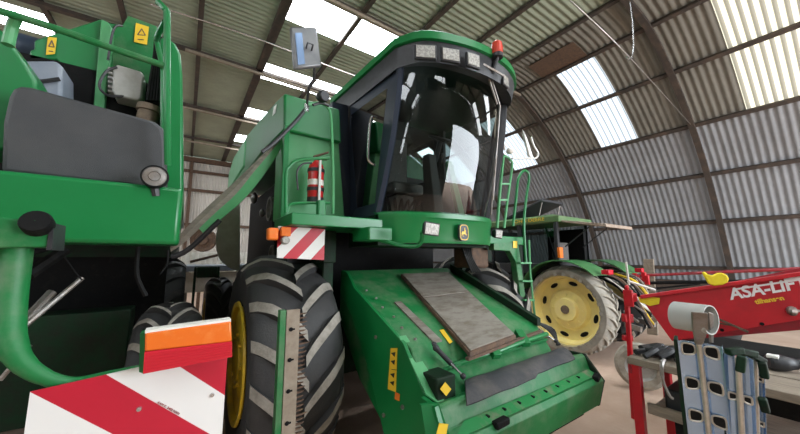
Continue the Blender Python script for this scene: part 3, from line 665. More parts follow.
# raised flange along left ridge, narrow strap
b = MB(); b.prism([(XL-.03,1.90,FZ(1.90)+.01),(XL+.035,1.90,FZ(1.90)+.01),(XL+.09,1.60,.90),(XL+.06,1.50,.82),(XL-.03,1.60,.90)], (0,0,.012)); b.build('top_flange', M['green_l'], fh, .003)
b = MB(); b.prism([(XR-.05,2.9,FZ(2.9)),(XR-.05,1.75,FZ(1.75)),(XR-.05,1.75,FZ(1.75)+.07),(XR-.05,2.9,FZ(2.9)+.09)], (.06,0,0)); b.build('side_rail', M['green_dark'], fh, .006)
b = MB(); a = (1.60,2.30); c = (1.72,1.86)
b.hexa([(1.545,2.34,FZ(2.34)-.005),(1.615,2.34,FZ(2.34)-.005),(1.57+.04,1.80,FZ(1.80)-.005),(1.50+.03,1.80,FZ(1.80)-.005),(1.545,2.34,FZ(2.34)+.012),(1.615,2.34,FZ(2.34)+.012),(1.57+.04,1.80,FZ(1.80)+.012),(1.50+.03,1.80,FZ(1.80)+.012)]); b.build('worn_strip', M['hatch'], fh)
# hatch
H4 = [(1.93,2.80),(2.63,2.80),(2.30,1.66),(1.69,1.60)]
def hz(p, dz): return Vector((p[0], p[1], FZ(p[1])+dz))
b = MB(); b.hexa([hz(p,0) for p in H4]+[hz(p,.035) for p in H4]); ht = b.build('access_hatch', M['rust'], cb, .004)
cc = (sum(p[0] for p in H4)/4, sum(p[1] for p in H4)/4); H5 = [(cc[0]+(p[0]-cc[0])*.955, cc[1]+(p[1]-cc[1])*.975) for p in H4]
def lerp2(a, c, t): return (a[0]*(1-t)+c[0]*t, a[1]*(1-t)+c[1]*t)
for t0, t1 in ((0,.40),(.415,1)):
    q = [lerp2(H5[0],H5[3],t0), lerp2(H5[1],H5[2],t0), lerp2(H5[1],H5[2],t1), lerp2(H5[0],H5[3],t1)]
    b = MB(); b.hexa([hz(p,.036) for p in q]+[hz(p,.046) for p in q]); b.build('hatch_panel', M['hatch'], ht, .003)
b = MB(); b.bar(hz((1.66,1.60),.0), hz((2.70,1.69),.0), .03, .02); b.build('hatch_sill', M['rust'], ht)
def FP(x, y, dz=.004):
    q = ray(x, y); k_ = (1.46-1.17)/(2.62-1.9)   # Z = 1.17+dz + k (Y-1.9)
    t = (1.17+dz-k_*1.9+k_*C0.y-C0.z)/(q.z-k_*q.y); return C0+q*t
for px in ([(439.5,330.6),(443.6,329.6),(452.5,342),(449.5,343.8)], [(493.5,321),(497,319.6),(508,329),(505,331)]):
    b = MB(); b.prism([FP(x, y) for x, y in px], (0,0,.004)); b.build('warning_strip', M['sticker'], fh)
for i in range(9):
    b = MB(); b.lathe([(.001,.014),(.010,.014),(.012,0)], hz((XL+.06+.02*(i % 2), 2.55-.14*i if i < 6 else 2.1), .012), (0,0,1), 6)
    if i < 6: b.build('bolt', M['steel'], fh)
# decals on side plate
Xd = XL-.032
sd = decal('warning_decal', [(391,348),(397.5,348),(396,392),(388,389)], M['sticker'], fh, X=Xd)
b = MB()
for i, y in enumerate((352,360,373,381)):
    q = [A(391+(-.4*i),y+1,X=Xd-.004), A(395.5-.4*i,y,X=Xd-.004), A(394.6-.4*i,y+5,X=Xd-.004)]; b.prism(q, (-.001,0,0))
b.tube([A(391.5,369.5,X=Xd-.004), A(397,370,X=Xd-.004)], .002, 4); b.build('warning_symbol', M['black'], sd)
decal('reflector', [(395.5,392),(400,394),(399.5,401),(395,399)], M['orange'], fh, X=Xd)
for px in ((403,407),(376,337),(384,415)):
    b = MB(); b.lathe([(.001,-.012),(.014,-.012),(.016,0)], A(*px, X=Xd), (1,0,0), 6); b.build('bolt', M['steel'], fh)
# front beam
ZR = .885
b = MB(); sec = [(1.62,.84),(1.50,.885),(1.475,.87),(1.44,.76),(1.36,.735),(1.335,.70),(1.385,.49),(1.60,.50)]
b.prism([(1.27, y, z) for y, z in sec], (1.76,0,0)); fb = b.build('front_beam', M['green_d'], cb, .006)
b = MB(); b.prism([(1.45,1.435,.773),(2.98,1.435,.773),(2.98,1.365,.745),(1.30,1.365,.745)], (0,0,.004)); b.build('worn_ledge', M['green_worn'], fb)
b = MB(); b.prism([(1.20,1.62,.90),(1.34,1.46,.895),(1.34,1.30,.62),(1.22,1.40,.5),(1.15,1.60,.5)], (.0,0,.01)); b = MB()
b.prism([(3.02,1.64,.88),(3.02,1.48,.885),(3.02,1.335,.70),(3.02,1.39,.48),(3.02,1.64,.46)], (.03,0,0)); b.build('beam_end_plate', M['green_dark'], fb, .004)
b = MB(); b.box(1.3,2.98,1.5,1.8,.38,.49); b.build('beam_underside', M['dark'], fb)
b = MB(); b.bar((2.9,1.345,.735),(2.98,1.36,.75), .05,.04); b.build('lock_pin', M['dark'], fb, .008)
b = MB(); b.bar((1.62,1.35,.735),(1.74,1.35,.74), .05,.04); b.build('lock_pin', M['dark'], fb, .008)
for i in range(8):
    b = MB(); b.box(1.62+.16*i, 1.635+.16*i, 1.395, 1.42, .76, .772); b.build('slot_bolt', M['dark'], fb)
# rubber flap
rws = []
ft0, ft1 = A(465,380,Y=1.61), A(563,347,Y=1.61); fb0, fb1 = A(467,405,Y=1.425), A(578,361,Y=1.42)
for t in range(7):
    u = t/6; row = []
    for s_ in range(25):
        v = s_/24; p = ft0.lerp(ft1, v); q = fb0.lerp(fb1, v)
        if v > .56: q = q.lerp(p, .16)
        w_ = p.lerp(q, u); w_.z += .022*math.sin(math.pi*u)+.003*math.sin(v*22+u*3); row.append(w_)
    rws.append(row)
b = MB(); b.sheet(rws, (0,.006,-.010)); b.build('rubber_flap', M['flap'], cb)
# linkage between flap and hatch
b = MB()
b.tube([(1.62,1.72,.98),(1.85,1.66,1.02),(2.05,1.64,1.03),(2.3,1.64,1.05),(2.75,1.66,1.06)], .02, 8)
b.tube([(1.5,1.80,1.02),(1.75,1.76,1.04),(2.0,1.78,1.05)], .014, 6)
b.bar((1.98,1.60,1.01),(2.02,1.74,1.10), .07,.05); b.bar((2.38,1.62,1.03),(2.44,1.74,1.11), .07,.05)
b.bar((1.5,1.70,.98),(2.8,1.70,1.0),.03,.02); b.build('tilt_linkage', M['green'], cb, .004)
def strut(a, c, name='hydraulic_cylinder'):
    a, c = Vector(a), Vector(c); m_ = a.lerp(c, .55); b = MB(); b.tube([a, m_], .018, 10); b.ball(a, .024); b.ball(c, .022); o = b.build(name, M['black'], cb)
    b = MB(); b.tube([m_, c], .009, 8); b.build('piston_rod', M['chrome'], o)
strut(A(436,348,Y=1.72), A(463,376,Y=1.62)); strut(A(531,326,Y=1.86), A(556,341,Y=1.72)); strut(A(434,345,Y=1.80), A(452,366,Y=1.7))
b = MB()
for i in range(4): b.tube(smoothpath([A(520+i*3,323,Y=1.9), A(530+i*3,320+i,Y=1.85), A(548+i*2,330,Y=1.8), A(560-i,345,Y=1.7)],4), .010, 6)
b.tube(smoothpath([A(530,322,Y=1.9),A(536,333,Y=1.85),A(532,340,Y=1.8)],4), .02, 6); b.build('hydraulic_hose', M['belt'], cb)
b = MB(); b.box(1.34,1.50,1.55,1.72,.80,1.0); b.build('hinge_block', M['green_dark'], cb, .01)
decal('diamond_decal', [(445,382),(451,389),(446,396),(440,389)], M['sticker'], cb, Y=1.53)
b = MB(); P = [A(435,405,Y=1.49), A(452,429,Y=1.40), A(440,432,Y=1.40), A(432,412,Y=1.47)]
decal('warning_decal', [(439,423),(448,424),(446,434),(436,434)], M['sticker'], cb, Y=1.40)
b = MB(); b.prism([(1.19,1.52,.90),(1.29,1.48,.90),(1.29,1.36,.72),(1.19,1.42,.55)], (0,.02,0)); b.prism([(1.25,1.60,.90),(1.25,1.47,.89),(1.25,1.405,.76),(1.25,1.405,.4),(1.25,1.6,.4)], (.03,0,0)); b.build('beam_end_plate', M['green'], fb)

# ================================================================== KNIFE BAR standing in front of the tyre
ck = root('knife_bar', (.57, 1.75, 0), 'upright toothed side knife bar, green and tan, in front of the big front tyre', 'cutter bar')
kt = A(290,310,Y=1.75).z; xa, xb, xc, xd = A(279.5,330,Y=1.75).x, A(286,330,Y=1.75).x, A(299,330,Y=1.75).x, A(308,330,Y=1.75).x
b = MB(); b.box(xa, xb, 1.75, 1.80, 0, kt); b.build('back_channel', M['green_d'], ck, .003)
b = MB(); b.box(xb, xc, 1.745, 1.76, 0.01, kt+.0); b.mi = 1
for i in range(9):
    z = kt-.10-.155*i
    if z > .05: b.lathe([(.001,-.002),(.011,-.002),(.011,.0)], (xb+(xc-xb)*.35, 1.744, z), (0,1,0), 12); b.box(xb+(xc-xb)*.35-.004, xb+(xc-xb)*.35+.02, 1.740,1.744, z-.004, z+.004)
b.build('face_strip', [M['tan'], M['dark']], ck)
b = MB(); n_ = 64
for i in range(n_):
    z = .02+(kt-.03)*i/n_; l = .035+.012*random.random()+(.02 if i % 8 == 0 else 0)
    b.hexa([(xc-.02,1.75,z),(xc+l*.6,1.747,z+.004),(xc+l*.6,1.757,z+.004),(xc-.02,1.765,z),(xc-.02,1.75,z+.010),(xc+l,1.747,z+.010),(xc+l,1.757,z+.010),(xc-.02,1.765,z+.010)])
b.build('knife_teeth', M['rust'], ck)

# ================================================================== LEFT COMBINE (seen from behind)
lc = root('combine_harvester', (-1.3, 3.6, 0), 'green combine at the left edge seen from its tail, with a black rear panel', 'combine harvester')
b = MB(); b.box(-2.6, -.035, 2.0, 2.35, 1.815, 2.115); b.build('rear_beam', M['green'], lc, .02)
b = MB(); P = [A(2,120,Y=2.12), A(8,95,Y=2.12), A(12,88,Y=2.12), A(20,85,Y=2.12), A(30,86,Y=2.12), A(155,121,Y=2.12), A(163,128,Y=2.12), A(166,140,Y=2.12), A(167,190,Y=2.12), A(0,172,Y=2.12)]
b.prism(P, (0,.12,0)); b.build('rear_panel', M['panel'], lc, .02)
b = MB(); P = [A(160,37,Y=2.55), A(169,38,Y=2.55), A(176,44,Y=2.55), A(180.5,54,Y=2.55), A(182.5,75,Y=2.55), A(183,120,Y=2.55), A(183,200,Y=2.55), A(160,200,Y=2.55)]
b.prism(P, (0,2.6,0)); b.build('side_panel', M['green'], lc, .015)
# body block
b = MB(); P = [A(x,y,Y=3.0) for x,y in ((28,60),(30,50),(34,49),(34,40),(55,33),(78,26),(100,19),(108,23),(112,60),(106,110),(62,110),(62,64),(56,59))]
b.prism(P, (0,.5,0)); b.build('engine_cover', M['green'], lc, .01)
b = MB(); P = [A(x,y,Y=2.96) for x,y in ((101,19),(108,22),(112,28),(104,112),(93,110))]; b.prism(P, (0,.3,0)); b.build('cover_edge', M['green_l'], lc, .006)
b = MB(); P = [A(x,y,Y=3.05) for x,y in ((106,22),(122,25),(128,15),(157,26),(157,40),(146,110),(146,140),(100,130))]; b.prism(P, (0,.4,0)); b.build('engine_cover', M['green_d'], lc, .01)
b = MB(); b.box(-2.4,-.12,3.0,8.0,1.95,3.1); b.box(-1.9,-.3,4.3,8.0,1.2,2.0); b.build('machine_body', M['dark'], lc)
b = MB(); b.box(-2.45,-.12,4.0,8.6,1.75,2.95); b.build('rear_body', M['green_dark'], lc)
sb = MB(); P = [A(x,y,Y=2.85) for x,y in ((117,64),(141,71),(144,75),(142,98),(138,101),(114,95),(112,90),(113,68))]; sb.prism(P, (0,.18,0)); bx = sb.build('control_box', M['silverbox'], lc, .012)
b = MB()
for i in range(6): q = A(113.5, 69+4.5*i, Y=2.9); b.box(q.x-.03, q.x, 2.9, 2.98, q.z-.008, q.z+.008)
b.build('cooling_fin', M['silverbox'], bx)
b = MB(); b.tube(smoothpath([A(117,67,Y=2.84),A(107,71,Y=2.84),(A(100,82,Y=2.84)),A(101,90,Y=2.84),A(110,96,Y=2.84),A(125,96,Y=2.86)],5), .009, 6); b.build('cable', M['black'], lc)
b = MB(); b.tube(smoothpath([A(108,60,Y=2.9),A(111,40,Y=2.9),A(115,27,Y=2.9),A(122,26,Y=2.95)],5), .008, 6); b.build('cable', M['black'], lc)
for px, y in (([(48,37),(57,38),(55,54),(46,55)],2.99), ([(136,23),(149,27),(147,45),(134,42)],3.04)):
    o = decal('warning_decal', px, M['sticker'], lc, Y=y); cx_ = sum(p[0] for p in px)/4; cy_ = sum(p[1] for p in px)/4
    b = MB(); w_ = (px[1][0]-px[0][0])*.3
    q = [A(cx_-w_,cy_+.5,Y=y-.005), A(cx_+w_,cy_+1,Y=y-.005), A(cx_+.3,cy_-5.5,Y=y-.005)]
    for i in range(3): b.tube([q[i], q[(i+1) % 3]], .0035, 4)
    b.tube([A(cx_-w_,cy_+5,Y=y-.005), A(cx_+w_*.6,cy_+5.5,Y=y-.005)], .004, 4); b.build('warning_symbol', M['brown'], o)
b = MB(); P = [A(x,y,Y=2.75) for x,y in ((20,60),(56,60),(62,66),(62,115),(20,110))]; b.prism(P, (0,.3,0)); tk = b.build('expansion_tank', M['bluewhite'], lc, .02)
b = MB(); b.tube([A(38,82,Y=2.74), A(60,79,Y=2.74)], .012, 6); b.build('tank_groove', M['black'], tk)
b = MB(); b.lathe([(.001,0),(.13,0),(.14,.02),(.14,.9),(.001,.9)], A(15,52,Y=3.3), (.93,.3,.12), 24); b.build('air_duct', M['bluepipe'], lc)
b = MB(); c_ = A(149,113,Y=2.7); b.lathe([(.001,-.12),(.062,-.12),(.062,.0),(.075,.005),(.075,.045),(.06,.05),(.001,.055)], c_, (.1,0,1), 20); b.build('filter_bowl', M['brown'], lc)
b = MB()
for i in range(5): b.tube(smoothpath([A(148+i*3,101,Y=2.75), A(151+i*2.6,80,Y=2.75), A(155+i*1.6,55,Y=2.75), A(156+i*1.2,38,Y=2.8)],4), .013, 8)
b.build('fuel_line', M['dark'], lc)
b = MB(); P = [A(x,y,Y=2.26) for x,y in ((-40,20),(0,28),(12,44),(25,62),(36,80),(38,100),(30,150),(-40,150))]; b.prism(P, (0,.25,0)); b.build('mudguard', M['green'], lc, .015)
# rail
def Ttube(pts, r, name, m, parent, n=10):
    return MB().tube(smoothpath([A(x, y, Y=yy) for x, y, yy in pts], 5), r, n).build(name, m, parent)
Ttube([(-30,3,1.95),(10,14,1.95),(60,30,1.95),(120,51,1.95),(164,65.5,1.95)], .016, 'guard_rail', M['green_d'], lc)
Ttube([(158,2,1.97),(165,9,1.95),(167,16,1.95),(167,60,1.95),(167,110,1.95),(168,165,2.0)], .016, 'guard_rail', M['green'], lc)
Ttube([(17,16,1.96),(12,28,2.0),(8,45,2.0)], .02, 'guard_rail', M['green_l'], lc)
Ttube([(165,22,1.97),(158,35,2.1),(157,42,2.3),(163,68,2.0)], .014, 'guard_rail', M['green'], lc)
# lamp
c_ = A(155,177,Y=1.97); b = MB(); ax = Vector((.0,-1,.05))
b.lathe([(.001,-.05),(.045,-.05),(.058,-.01),(.058,.015),(.050,.018)], c_, ax, 28); lp = b.build('round_lamp', M['dark'], lc)
b = MB(); b.lathe([(.001,.016),(.022,.018),(.024,.022),(.026,.018),(.051,.014),(.051,.005)], c_, ax, 28); b.build('lens', M['steel'], lp)
b = MB(); b.tube([c_+V(0,.03,-.04), c_+V(.01,.04,-.09)], .02, 8); b.build('lamp_stem', M['black'], lp)
# tube frame carrying the board
b = MB(); P = [A(x,y,Y=1.55) for x,y in ((-60,209),(48,223),(52,226),(50,247),(-60,249))]; b.prism(P, (0,.12,0)); b.build('board_arm', M['green_d'], lc, .006)
b = MB(); b.prism([A(50,222,Y=1.545), A(54,223,Y=1.545), A(52,250,Y=1.545), A(46,250,Y=1.545)], (0,.13,0)); b.build('arm_end', M['black'], lc)
c_ = A(36,222,Y=1.53); b = MB(); b.lathe([(.001,.012),(.036,.012),(.04,.004),(.04,-.03)], c_, (0,-1,.35), 20); b.build('rubber_buffer', M['dark'], lc)
b = MB(); b.tube(smoothpath([A(17,246,Y=1.62), A(12,285,Y=1.60), A(9,318,Y=1.58), A(11,342,Y=1.56), A(22,362,Y=1.54), A(42,376,Y=1.53), A(72,384,Y=1.53), A(110,377,Y=1.53), A(150,369,Y=1.53), A(215,356,Y=1.53)],5), [.040]*11+[.040,.039,.039,.038,.038]+[.037,.035,.033,.031,.030]+[.029,.027,.026,.025,.024]+[.022]*20, 16); b.build('board_tube', M['green_d'], lc)
# board
YB = 1.49
a0, a1 = A(31,393,Y=YB), A(103.6,429,Y=YB); c0, c1 = A(109,375.5,Y=YB), A(200,429,Y=YB)
dd = ((a1-a0).normalized()+(c1-c0).normalized()).normalized(); nr = Vector((-dd.z,0,dd.x)).normalized()
if nr.z < 0: nr = -nr
m0 = (a0+a1)/2; m1 = (c0+c1)/2; wv = abs((m1-m0).dot(nr))*2
e0 = A(181,367,Y=YB)
print('stripe', wv, (e0-m1).dot(nr))
m_b1 = stripes('large_red_white_stripes', tuple(m0-nr*wv*.5), tuple(nr), wv, (.74,.72,.69), (.47,.008,.028))
# fract>.5 is red: band from m0 outwards
tl = A(30,392,Y=YB); tr = A(228,347,Y=YB); bl = A(26,440,Y=YB); br = A(228,440,Y=YB)
tr.z = max(tr.z, tl.z); b = MB()
P = [Vector((tl.x,YB,.85)), Vector((tr.x,YB,.85)), tr, tl]
b.prism(P, (0,.006,0)); bd = b.build('warning_board', m_b1, lc)
for px in ((139,409),(212,395)):
    b = MB(); b.lathe([(.001,.006),(.007,.006),(.009,0)], A(*px, Y=YB), (0,-1,0), 10); b.build('rivet', M['chrome'], bd)
tx = A(157,403,Y=YB); td = (A(186,419,Y=YB)-tx)
text('board_print', 'KAM K. 2402 NXN', tx, td, Vector((-td.z,0,td.x)), .011, M['red_d'], bd)
# tail light
Z0 = 1.40
L4 = [(145,333),(231,321),(232,341.5),(144.5,352)]; L5 = [(144.5,352),(232,341.5),(232,357),(143,374)]
P = [A(x,y,Y=Z0) for x,y in L4]; b = MB(); b.prism(P, (0,.05,0)); tlgt = b.build('tail_light', M['amber'], bd, .006)
P = [A(x,y,Y=Z0) for x,y in L5]; b = MB(); b.prism(P, (0,.05,0))
for i in range(1,7):
    t = i/7; p = P[0].lerp(P[3], t); q = P[1].lerp(P[2], t); b.bar(p+V(0,-.001,0), q+V(0,-.001,0), .004, .004)
b.build('red_lens', M['redlens'], tlgt)
b = MB(); P = [A(x,y,Y=Z0+.03) for x,y in ((140,334),(146,332),(144,374),(139,372))]; b.prism(P, (0,.06,0)); b.build('light_bracket', M['green'], tlgt)
b = MB(); P = [A(x,y,Y=Z0+.003) for x,y in ((145,330.5),(231,319),(231,322),(145,333.5))]; b.prism(P, (0,.05,0)); b.build('light_rim', M['cream'], tlgt)
# wheels and dark underside
wheel(lc, 'rear_wheel', (-.06, 3.25, .68), .66, .44, .30, 1, nl=16, lw=.05, lugm='lug', rimm='yellow', lugh=.035)
wheel(lc, 'rear_wheel', (-2.5, 3.25, .68), .66, .44, .30, -1, nl=16, lw=.05, lugm='lugd', lugh=.035)
wheel(lc, 'front_wheel', (-.30, 5.75, .87), .84, .66, .42, 1, nl=17, lw=.07, lugm='lugd')
wheel(lc, 'front_wheel', (-2.4, 5.75, .87), .84, .66, .42, -1, nl=17, lw=.07, lugm='lugd')
b = MB(); b.box(-2.3, -.35, 3.6, 3.9, .5, 1.3); b.build('rear_axle', M['green_dark'], lc, .01)
b = MB(); b.box(-2.2, -.15, 4.2, 4.26, .5, 1.8); b.build('straw_hood', M['dark'], lc)
b = MB(); b.tube([A(20,330,Y=2.2), A(82,278,Y=2.35)], .012, 8); b.tube([A(24,322,Y=2.3), A(52,292,Y=2.4)], .02, 8); b.tube([A(0,380,Y=2.2), A(30,345,Y=2.2)], .01, 6); b.build('tie_rod', M['steel'], lc)
b = MB(); b.tube([A(28,275,Y=2.4), A(65,250,Y=2.5)], .03, 8); b.build('hose', M['dark'], lc); b = MB(); b.tube([A(0,262,Y=2.4), A(60,243,Y=2.5)], .02, 8)
b.tube(smoothpath([A(64,256,Y=2.3), A(75,272,Y=2.3), A(82,280,Y=2.3)],4), .004, 6); b.tube(smoothpath([A(138,247,Y=2.3), A(137,275,Y=2.3), A(146,296,Y=2.3)],4), .012, 6)
b.tube(smoothpath([A(168,250,Y=2.4), A(167,264,Y=2.4), A(160,274,Y=2.4)],4), .006, 6); b.build('hose', M['dark'], lc)

# ================================================================== THINGS IN THE GAP behind
fl = root('floor_fan', A(203,240,Y=12), 'round rusty lamp-like disc hung beyond the gap between the combines', 'drum lamp')
c_ = A(203,240,Y=12); b = MB(); b.lathe([(.001,.05),(.15,.06),(.17,-.0),(.26,-.02),(.36,.04),(.38,0),(.38,-.12),(.001,-.12)], c_, (-.3,-1,0), 28); b.build('dish', M['rust'], fl)
b = MB(); b.tube([c_+V(0,.06,0), V(c_.x, 12.1, 0)], .05, 8); b.build('post', M['rust'], fl)
fl.name = 'barrel_lamp'
b = MB(); rws = []
for k_ in (0, 1):
    rws.append([Vector((-.1+1.8*i/60, 11+.02*math.sin(i*1.2)+.5*k_*0, 1.15+.75*k_)) for i in range(61)])
b.sheet(rws, (0,.01,0)); o = b.build('corrugated_sheet', M['cream'])
tag(o, 'pale corrugated sheet standing upright behind the white trailer', 'metal sheet')
tr_ = root('trailer', (.9, 9.2, 0), 'pale low trailer loaded with sheets, far between the two combines', 'trailer')
b = MB(); b.box(-.3,1.8,8.6,10.2,1.42,1.55); b.build('deck', M['bluewhite'], tr_, .01)
b = MB(); b.box(-.2,1.7,8.65,8.72,.95,1.4); b.build('side_board', M['cream'], tr_, .01)
b = MB(); b.box(-.2,.1,8.9,9.9,.5,1.42); b.box(1.3,1.5,8.9,9.9,.5,1.42); b.build('chassis', M['steel'], tr_)
for x in (.0, 1.4):
    b = MB(); b.lathe([(.001,-.1),(.2,-.1),(.33,-.1),(.36,-.07),(.36,.07),(.33,.1),(.001,.1)], (x, 9.4, .36), (1,0,0), 24); b.build('wheel', M['rubber'], tr_)
b = MB(); b.tube([A(190,262,Y=8.5),A(218,255,Y=8.5)], .03, 8); o = b.build('pole', M['rust']); tag(o, 'thin rusty pole lying across the pale trailer', 'pole')
gm = MB(); c_ = A(207,272,Y=8.4); gm.box(c_.x-.2,c_.x+.2,8.3,8.5,c_.z-.12,c_.z+.12); gm.box(c_.x-.25,c_.x-.2,8.35,8.45,0,c_.z+.12); gm.box(c_.x+.2,c_.x+.25,8.35,8.45,0,c_.z+.12); o = gm.build('feed_bin', M['green_dark'], None, .02); tag(o, 'small dark green bin in front of the pale trailer', 'bin')

# ================================================================== TRACTOR
tk = root('tractor', (6.5, 4.0, 0), 'old green tractor with yellow wheels, roof hatch and rear window open, behind the combine', 'tractor')
wheel(tk, 'rear_wheel', (5.88, 2.96, .81), .755, .50, .60, -1, nl=26, lw=.045, lugm='lugt', rimm='yellow_p', lugh=.03, dish=.16, holes=8, sweep=.25, tyrem='rubbert')
wheel(tk, 'rear_wheel', (7.35, 2.96, .80), .735, .46, .56, 1, nl=24, lw=.045, lugm='lugt', rimm='yellow_p', lugh=.03, holes=8, sweep=.3)
for x, s in ((5.95,-1),(7.25,1)): wheel(tk, 'front_wheel', (x, 5.5, .55), .52, .38, .34, s, nl=18, lw=.04, lugm='lugt', rimm='yellow_p', lugh=.025)
b = MB(); b.lathe([(.001,-.10),(.07,-.10),(.08,-.07),(.13,-.06),(.14,0)], (5.80,2.96,.81), (1,0,0), 24); b.build('wheel_hub', M['brown'], tk)
CB = [(5.85,3.1),(7.05,3.1),(7.05,4.65),(5.85,4.65)]
b = MB()
def rrx(z, g): return [Vector((x+(g if x > 6.4 else -g), y+(g if y > 4 else -g*1.6), z)) for x, y in CB]
b.hexa(rrx(2.42,.05)+rrx(2.53,.06)); b.hexa(rrx(2.53,.06)+rrx(2.58,-.04)); b.build('cab_roof', M['tractor_roof'], tk, .015)
for x, y in CB+[(5.85,3.9)]:
    b = MB(); b.box(x-.035, x+.035, y-.035, y+.035, 1.62, 2.44); b.build('cab_post', M['black'], tk, .006)
b = MB(); b.box(5.82,5.88,3.1,4.65,1.42,1.62); b.box(5.85,7.05,3.07,3.13,1.45,1.65); b.build('cab_frame', M['black'], tk, .006)
for x_ in (5.86, 7.04):
    for y0, y1 in ((3.14, 3.88), (3.93, 4.62)):
        b = MB(); b.add([(x_,y0,1.6),(x_,y1,1.6),(x_,y1,2.41),(x_,y0,2.41)], [(0,1,2,3)]); b.build('cab_window', M['glasst'], tk)
b = MB(); b.box(5.9,7.0,4.6,4.64,1.5,2.34); b.build('dashboard_panel', M['cabint'], tk)
b = MB(); b.tube([(5.95,3.16,1.6),(6.0,3.4,2.34)], .02, 6); b.build('grab_rail', M['dark'], tk); b = MB(); b.box(6.9,7.0,3.1,3.9,1.6,2.34); b.build('inner_trim', M['dark'], tk)
b = MB(); b.box(6.2,6.7,3.4,3.8,1.35,1.5); b.box(6.2,6.7,3.32,3.42,1.5,2.05); b.build('driver_seat', M['seat'], tk, .03)
b = MB(); b.box(5.9,7.0,3.2,4.7,.95,1.42); b.build('cab_floor', M['dark'], tk)
b = MB(); b.box(6.15,6.75,4.7,6.6,.85,1.5); b.build('bonnet', M['tractor_green'], tk, .04)
b = MB(); b.box(6.2,6.7,2.7,4.7,.55,1.15); b.box(5.9,7.3,2.85,3.1,.68,.92); b.build('rear_axle', M['dark'], tk, .02)
for xs in ((5.55,6.15),(6.85,7.5)):
    rws = []
    for i in range(15):
        a = R(46+114*i/14)
        rws.append([Vector((x, 2.96-math.cos(a)*.86, .80+math.sin(a)*.86+.02)) for x in (xs[0], (xs[0]+xs[1])/2, xs[1])])
    b = MB(); b.sheet(rws, (0,0,.02)); b.build('mudguard', M['tractor_green'], tk)
    c_ = Vector(((xs[0]+xs[1])/2, 2.18, 1.42)); b = MB(); b.box(c_.x-.12 if xs[0] < 6 else c_.x-.06, c_.x+.05, 2.2, 2.32, 1.46, 1.54); b.build('tail_lamp', M['redlens'], tk, .01)
b = MB(); P = [A(566,225,X=5.95), A(580,226,X=5.95)]
b.hexa([(5.9,3.06,2.42),(7.0,3.06,2.42),(7.0,2.25,2.26),(5.9,2.25,2.26),(5.9,3.06,2.46),(7.0,3.06,2.46),(7.0,2.25,2.32),(5.9,2.25,2.32)]); ow = b.build('opened_rear_window', M['ply'], tk, .008)
for x in (6.1, 6.8):
    b = MB(); b.tube([(x,3.08,1.95),(x,2.6,2.31)], .012, 6); b.build('gas_strut', M['black'], ow)
b = MB(); b.hexa([(6.0,4.35,2.60),(6.85,4.35,2.60),(6.85,3.45,2.90),(6.0,3.45,2.90),(6.0,4.35,2.64),(6.85,4.35,2.64),(6.85,3.45,2.95),(6.0,3.45,2.95)]); rh = b.build('opened_roof_hatch', M['black'], tk, .006)
for x in (6.1, 6.8):
    b = MB(); b.tube([(x,3.6,2.56),(x,3.5,2.9)], .01, 6); b.build('hatch_stay', M['steel'], rh)
text('roof_lettering', 'JOHN DEERE', A(514,223.5,X=5.77)+V(0,-.1,.0), (0,-1,0), (0,0,1), .10, M['sticker'], tk, sx=1.25)
b = MB(); c_ = A(567,252.5,Y=3.02); b.box(c_.x-.06,c_.x+.06,3.0,3.05,c_.z-.10,c_.z+.10); b.build('indicator', M['orange'], tk, .006)
b = MB(); b.box(6.0,6.9,2.2,2.7,.5,.95); 
for i in range(6): b.tube(smoothpath([(6.2+.1*i,2.7,1.4),(6.1+.12*i,2.3,1.3-.05*(i%3)),(6.2+.1*i,2.1,1.0),(6.3+.05*i,1.95,.75)],4), .014, 6)
b.build('hitch_frame', M['dark'], tk)
for i in range(14):
    x = 5.95+.09*i; h_ = random.random()*.3
    b = MB(); b.tube(smoothpath([(x,2.5,1.45-.3*h_),(x-.1,2.15,1.38-h_),(x+.1*math.sin(i),2.0,1.0),(x+.1,1.85,.6+h_)],4), .014+.006*(i % 3), 6)
    b.build('hitch_hose', [M['steel'], M['dark'], M['rust'], M['yellow'], M['cream']][i % 5], tk)
b = MB(); b.bar((6.8,2.6,.7),(6.7,1.95,.6),.06,.08); b.build('lift_arm', M['steel'], tk, .006); b = MB(); b.bar((6.2,2.6,.7),(6.1,1.95,.6),.06,.08); b.bar((6.2,2.6,1.1),(6.15,2.0,.7),.04,.04); b.build('lift_arm', M['steel'], tk, .006)
b = MB(); b.ball(A(611,300,X=6.0), .10,(.6,.6,1.3)); b.build('hydraulic_block', M['yellow'], tk)

tk.location.y += .12
# ================================================================== RED HARVESTER (ASA-LIFT)
rl = root('lifter_machine', (4.4, .8, 0), 'red vegetable harvester boom with white lettering, behind the workbench', 'harvester')
RA, RB_ = Vector((4.15,1.40,0)), Vector((4.62,.05,0))
rdir = (RB_-RA).normalized(); rn = Vector((rdir.y, -rdir.x, 0))
if rn.dot(Vector((0,0,0))-RA) < 0: rn = -rn
def RP(x, y, o=0.0):
    q = ray(x, y); P0 = RA+rn*o; t = ((P0-C0).dot(rn))/q.dot(rn); return C0+q*t
def ext(p, q, k): return q+(q-p)*k
tp = [RP(640,297), RP(800,276)]; tpe = ext(tp[0], tp[1], .8)
bt = [RP(672,341), RP(800,320)]; bte = ext(bt[0], bt[1], .8)
b = MB(); b.prism([tp[0], RP(672,341), bt[1], bte, tpe, tp[1]], -rn*.03); sp_ = b.build('side_panel', M['red'], rl, .003)
b = MB(); p, q = RP(640,295), RP(800,271.5); q = ext(p, q, .8); b.prism([p, q, q+V(0,0,-.035), p+V(0,0,-.035)], rn*.06); b.build('top_flange', M['red'], rl, .004)
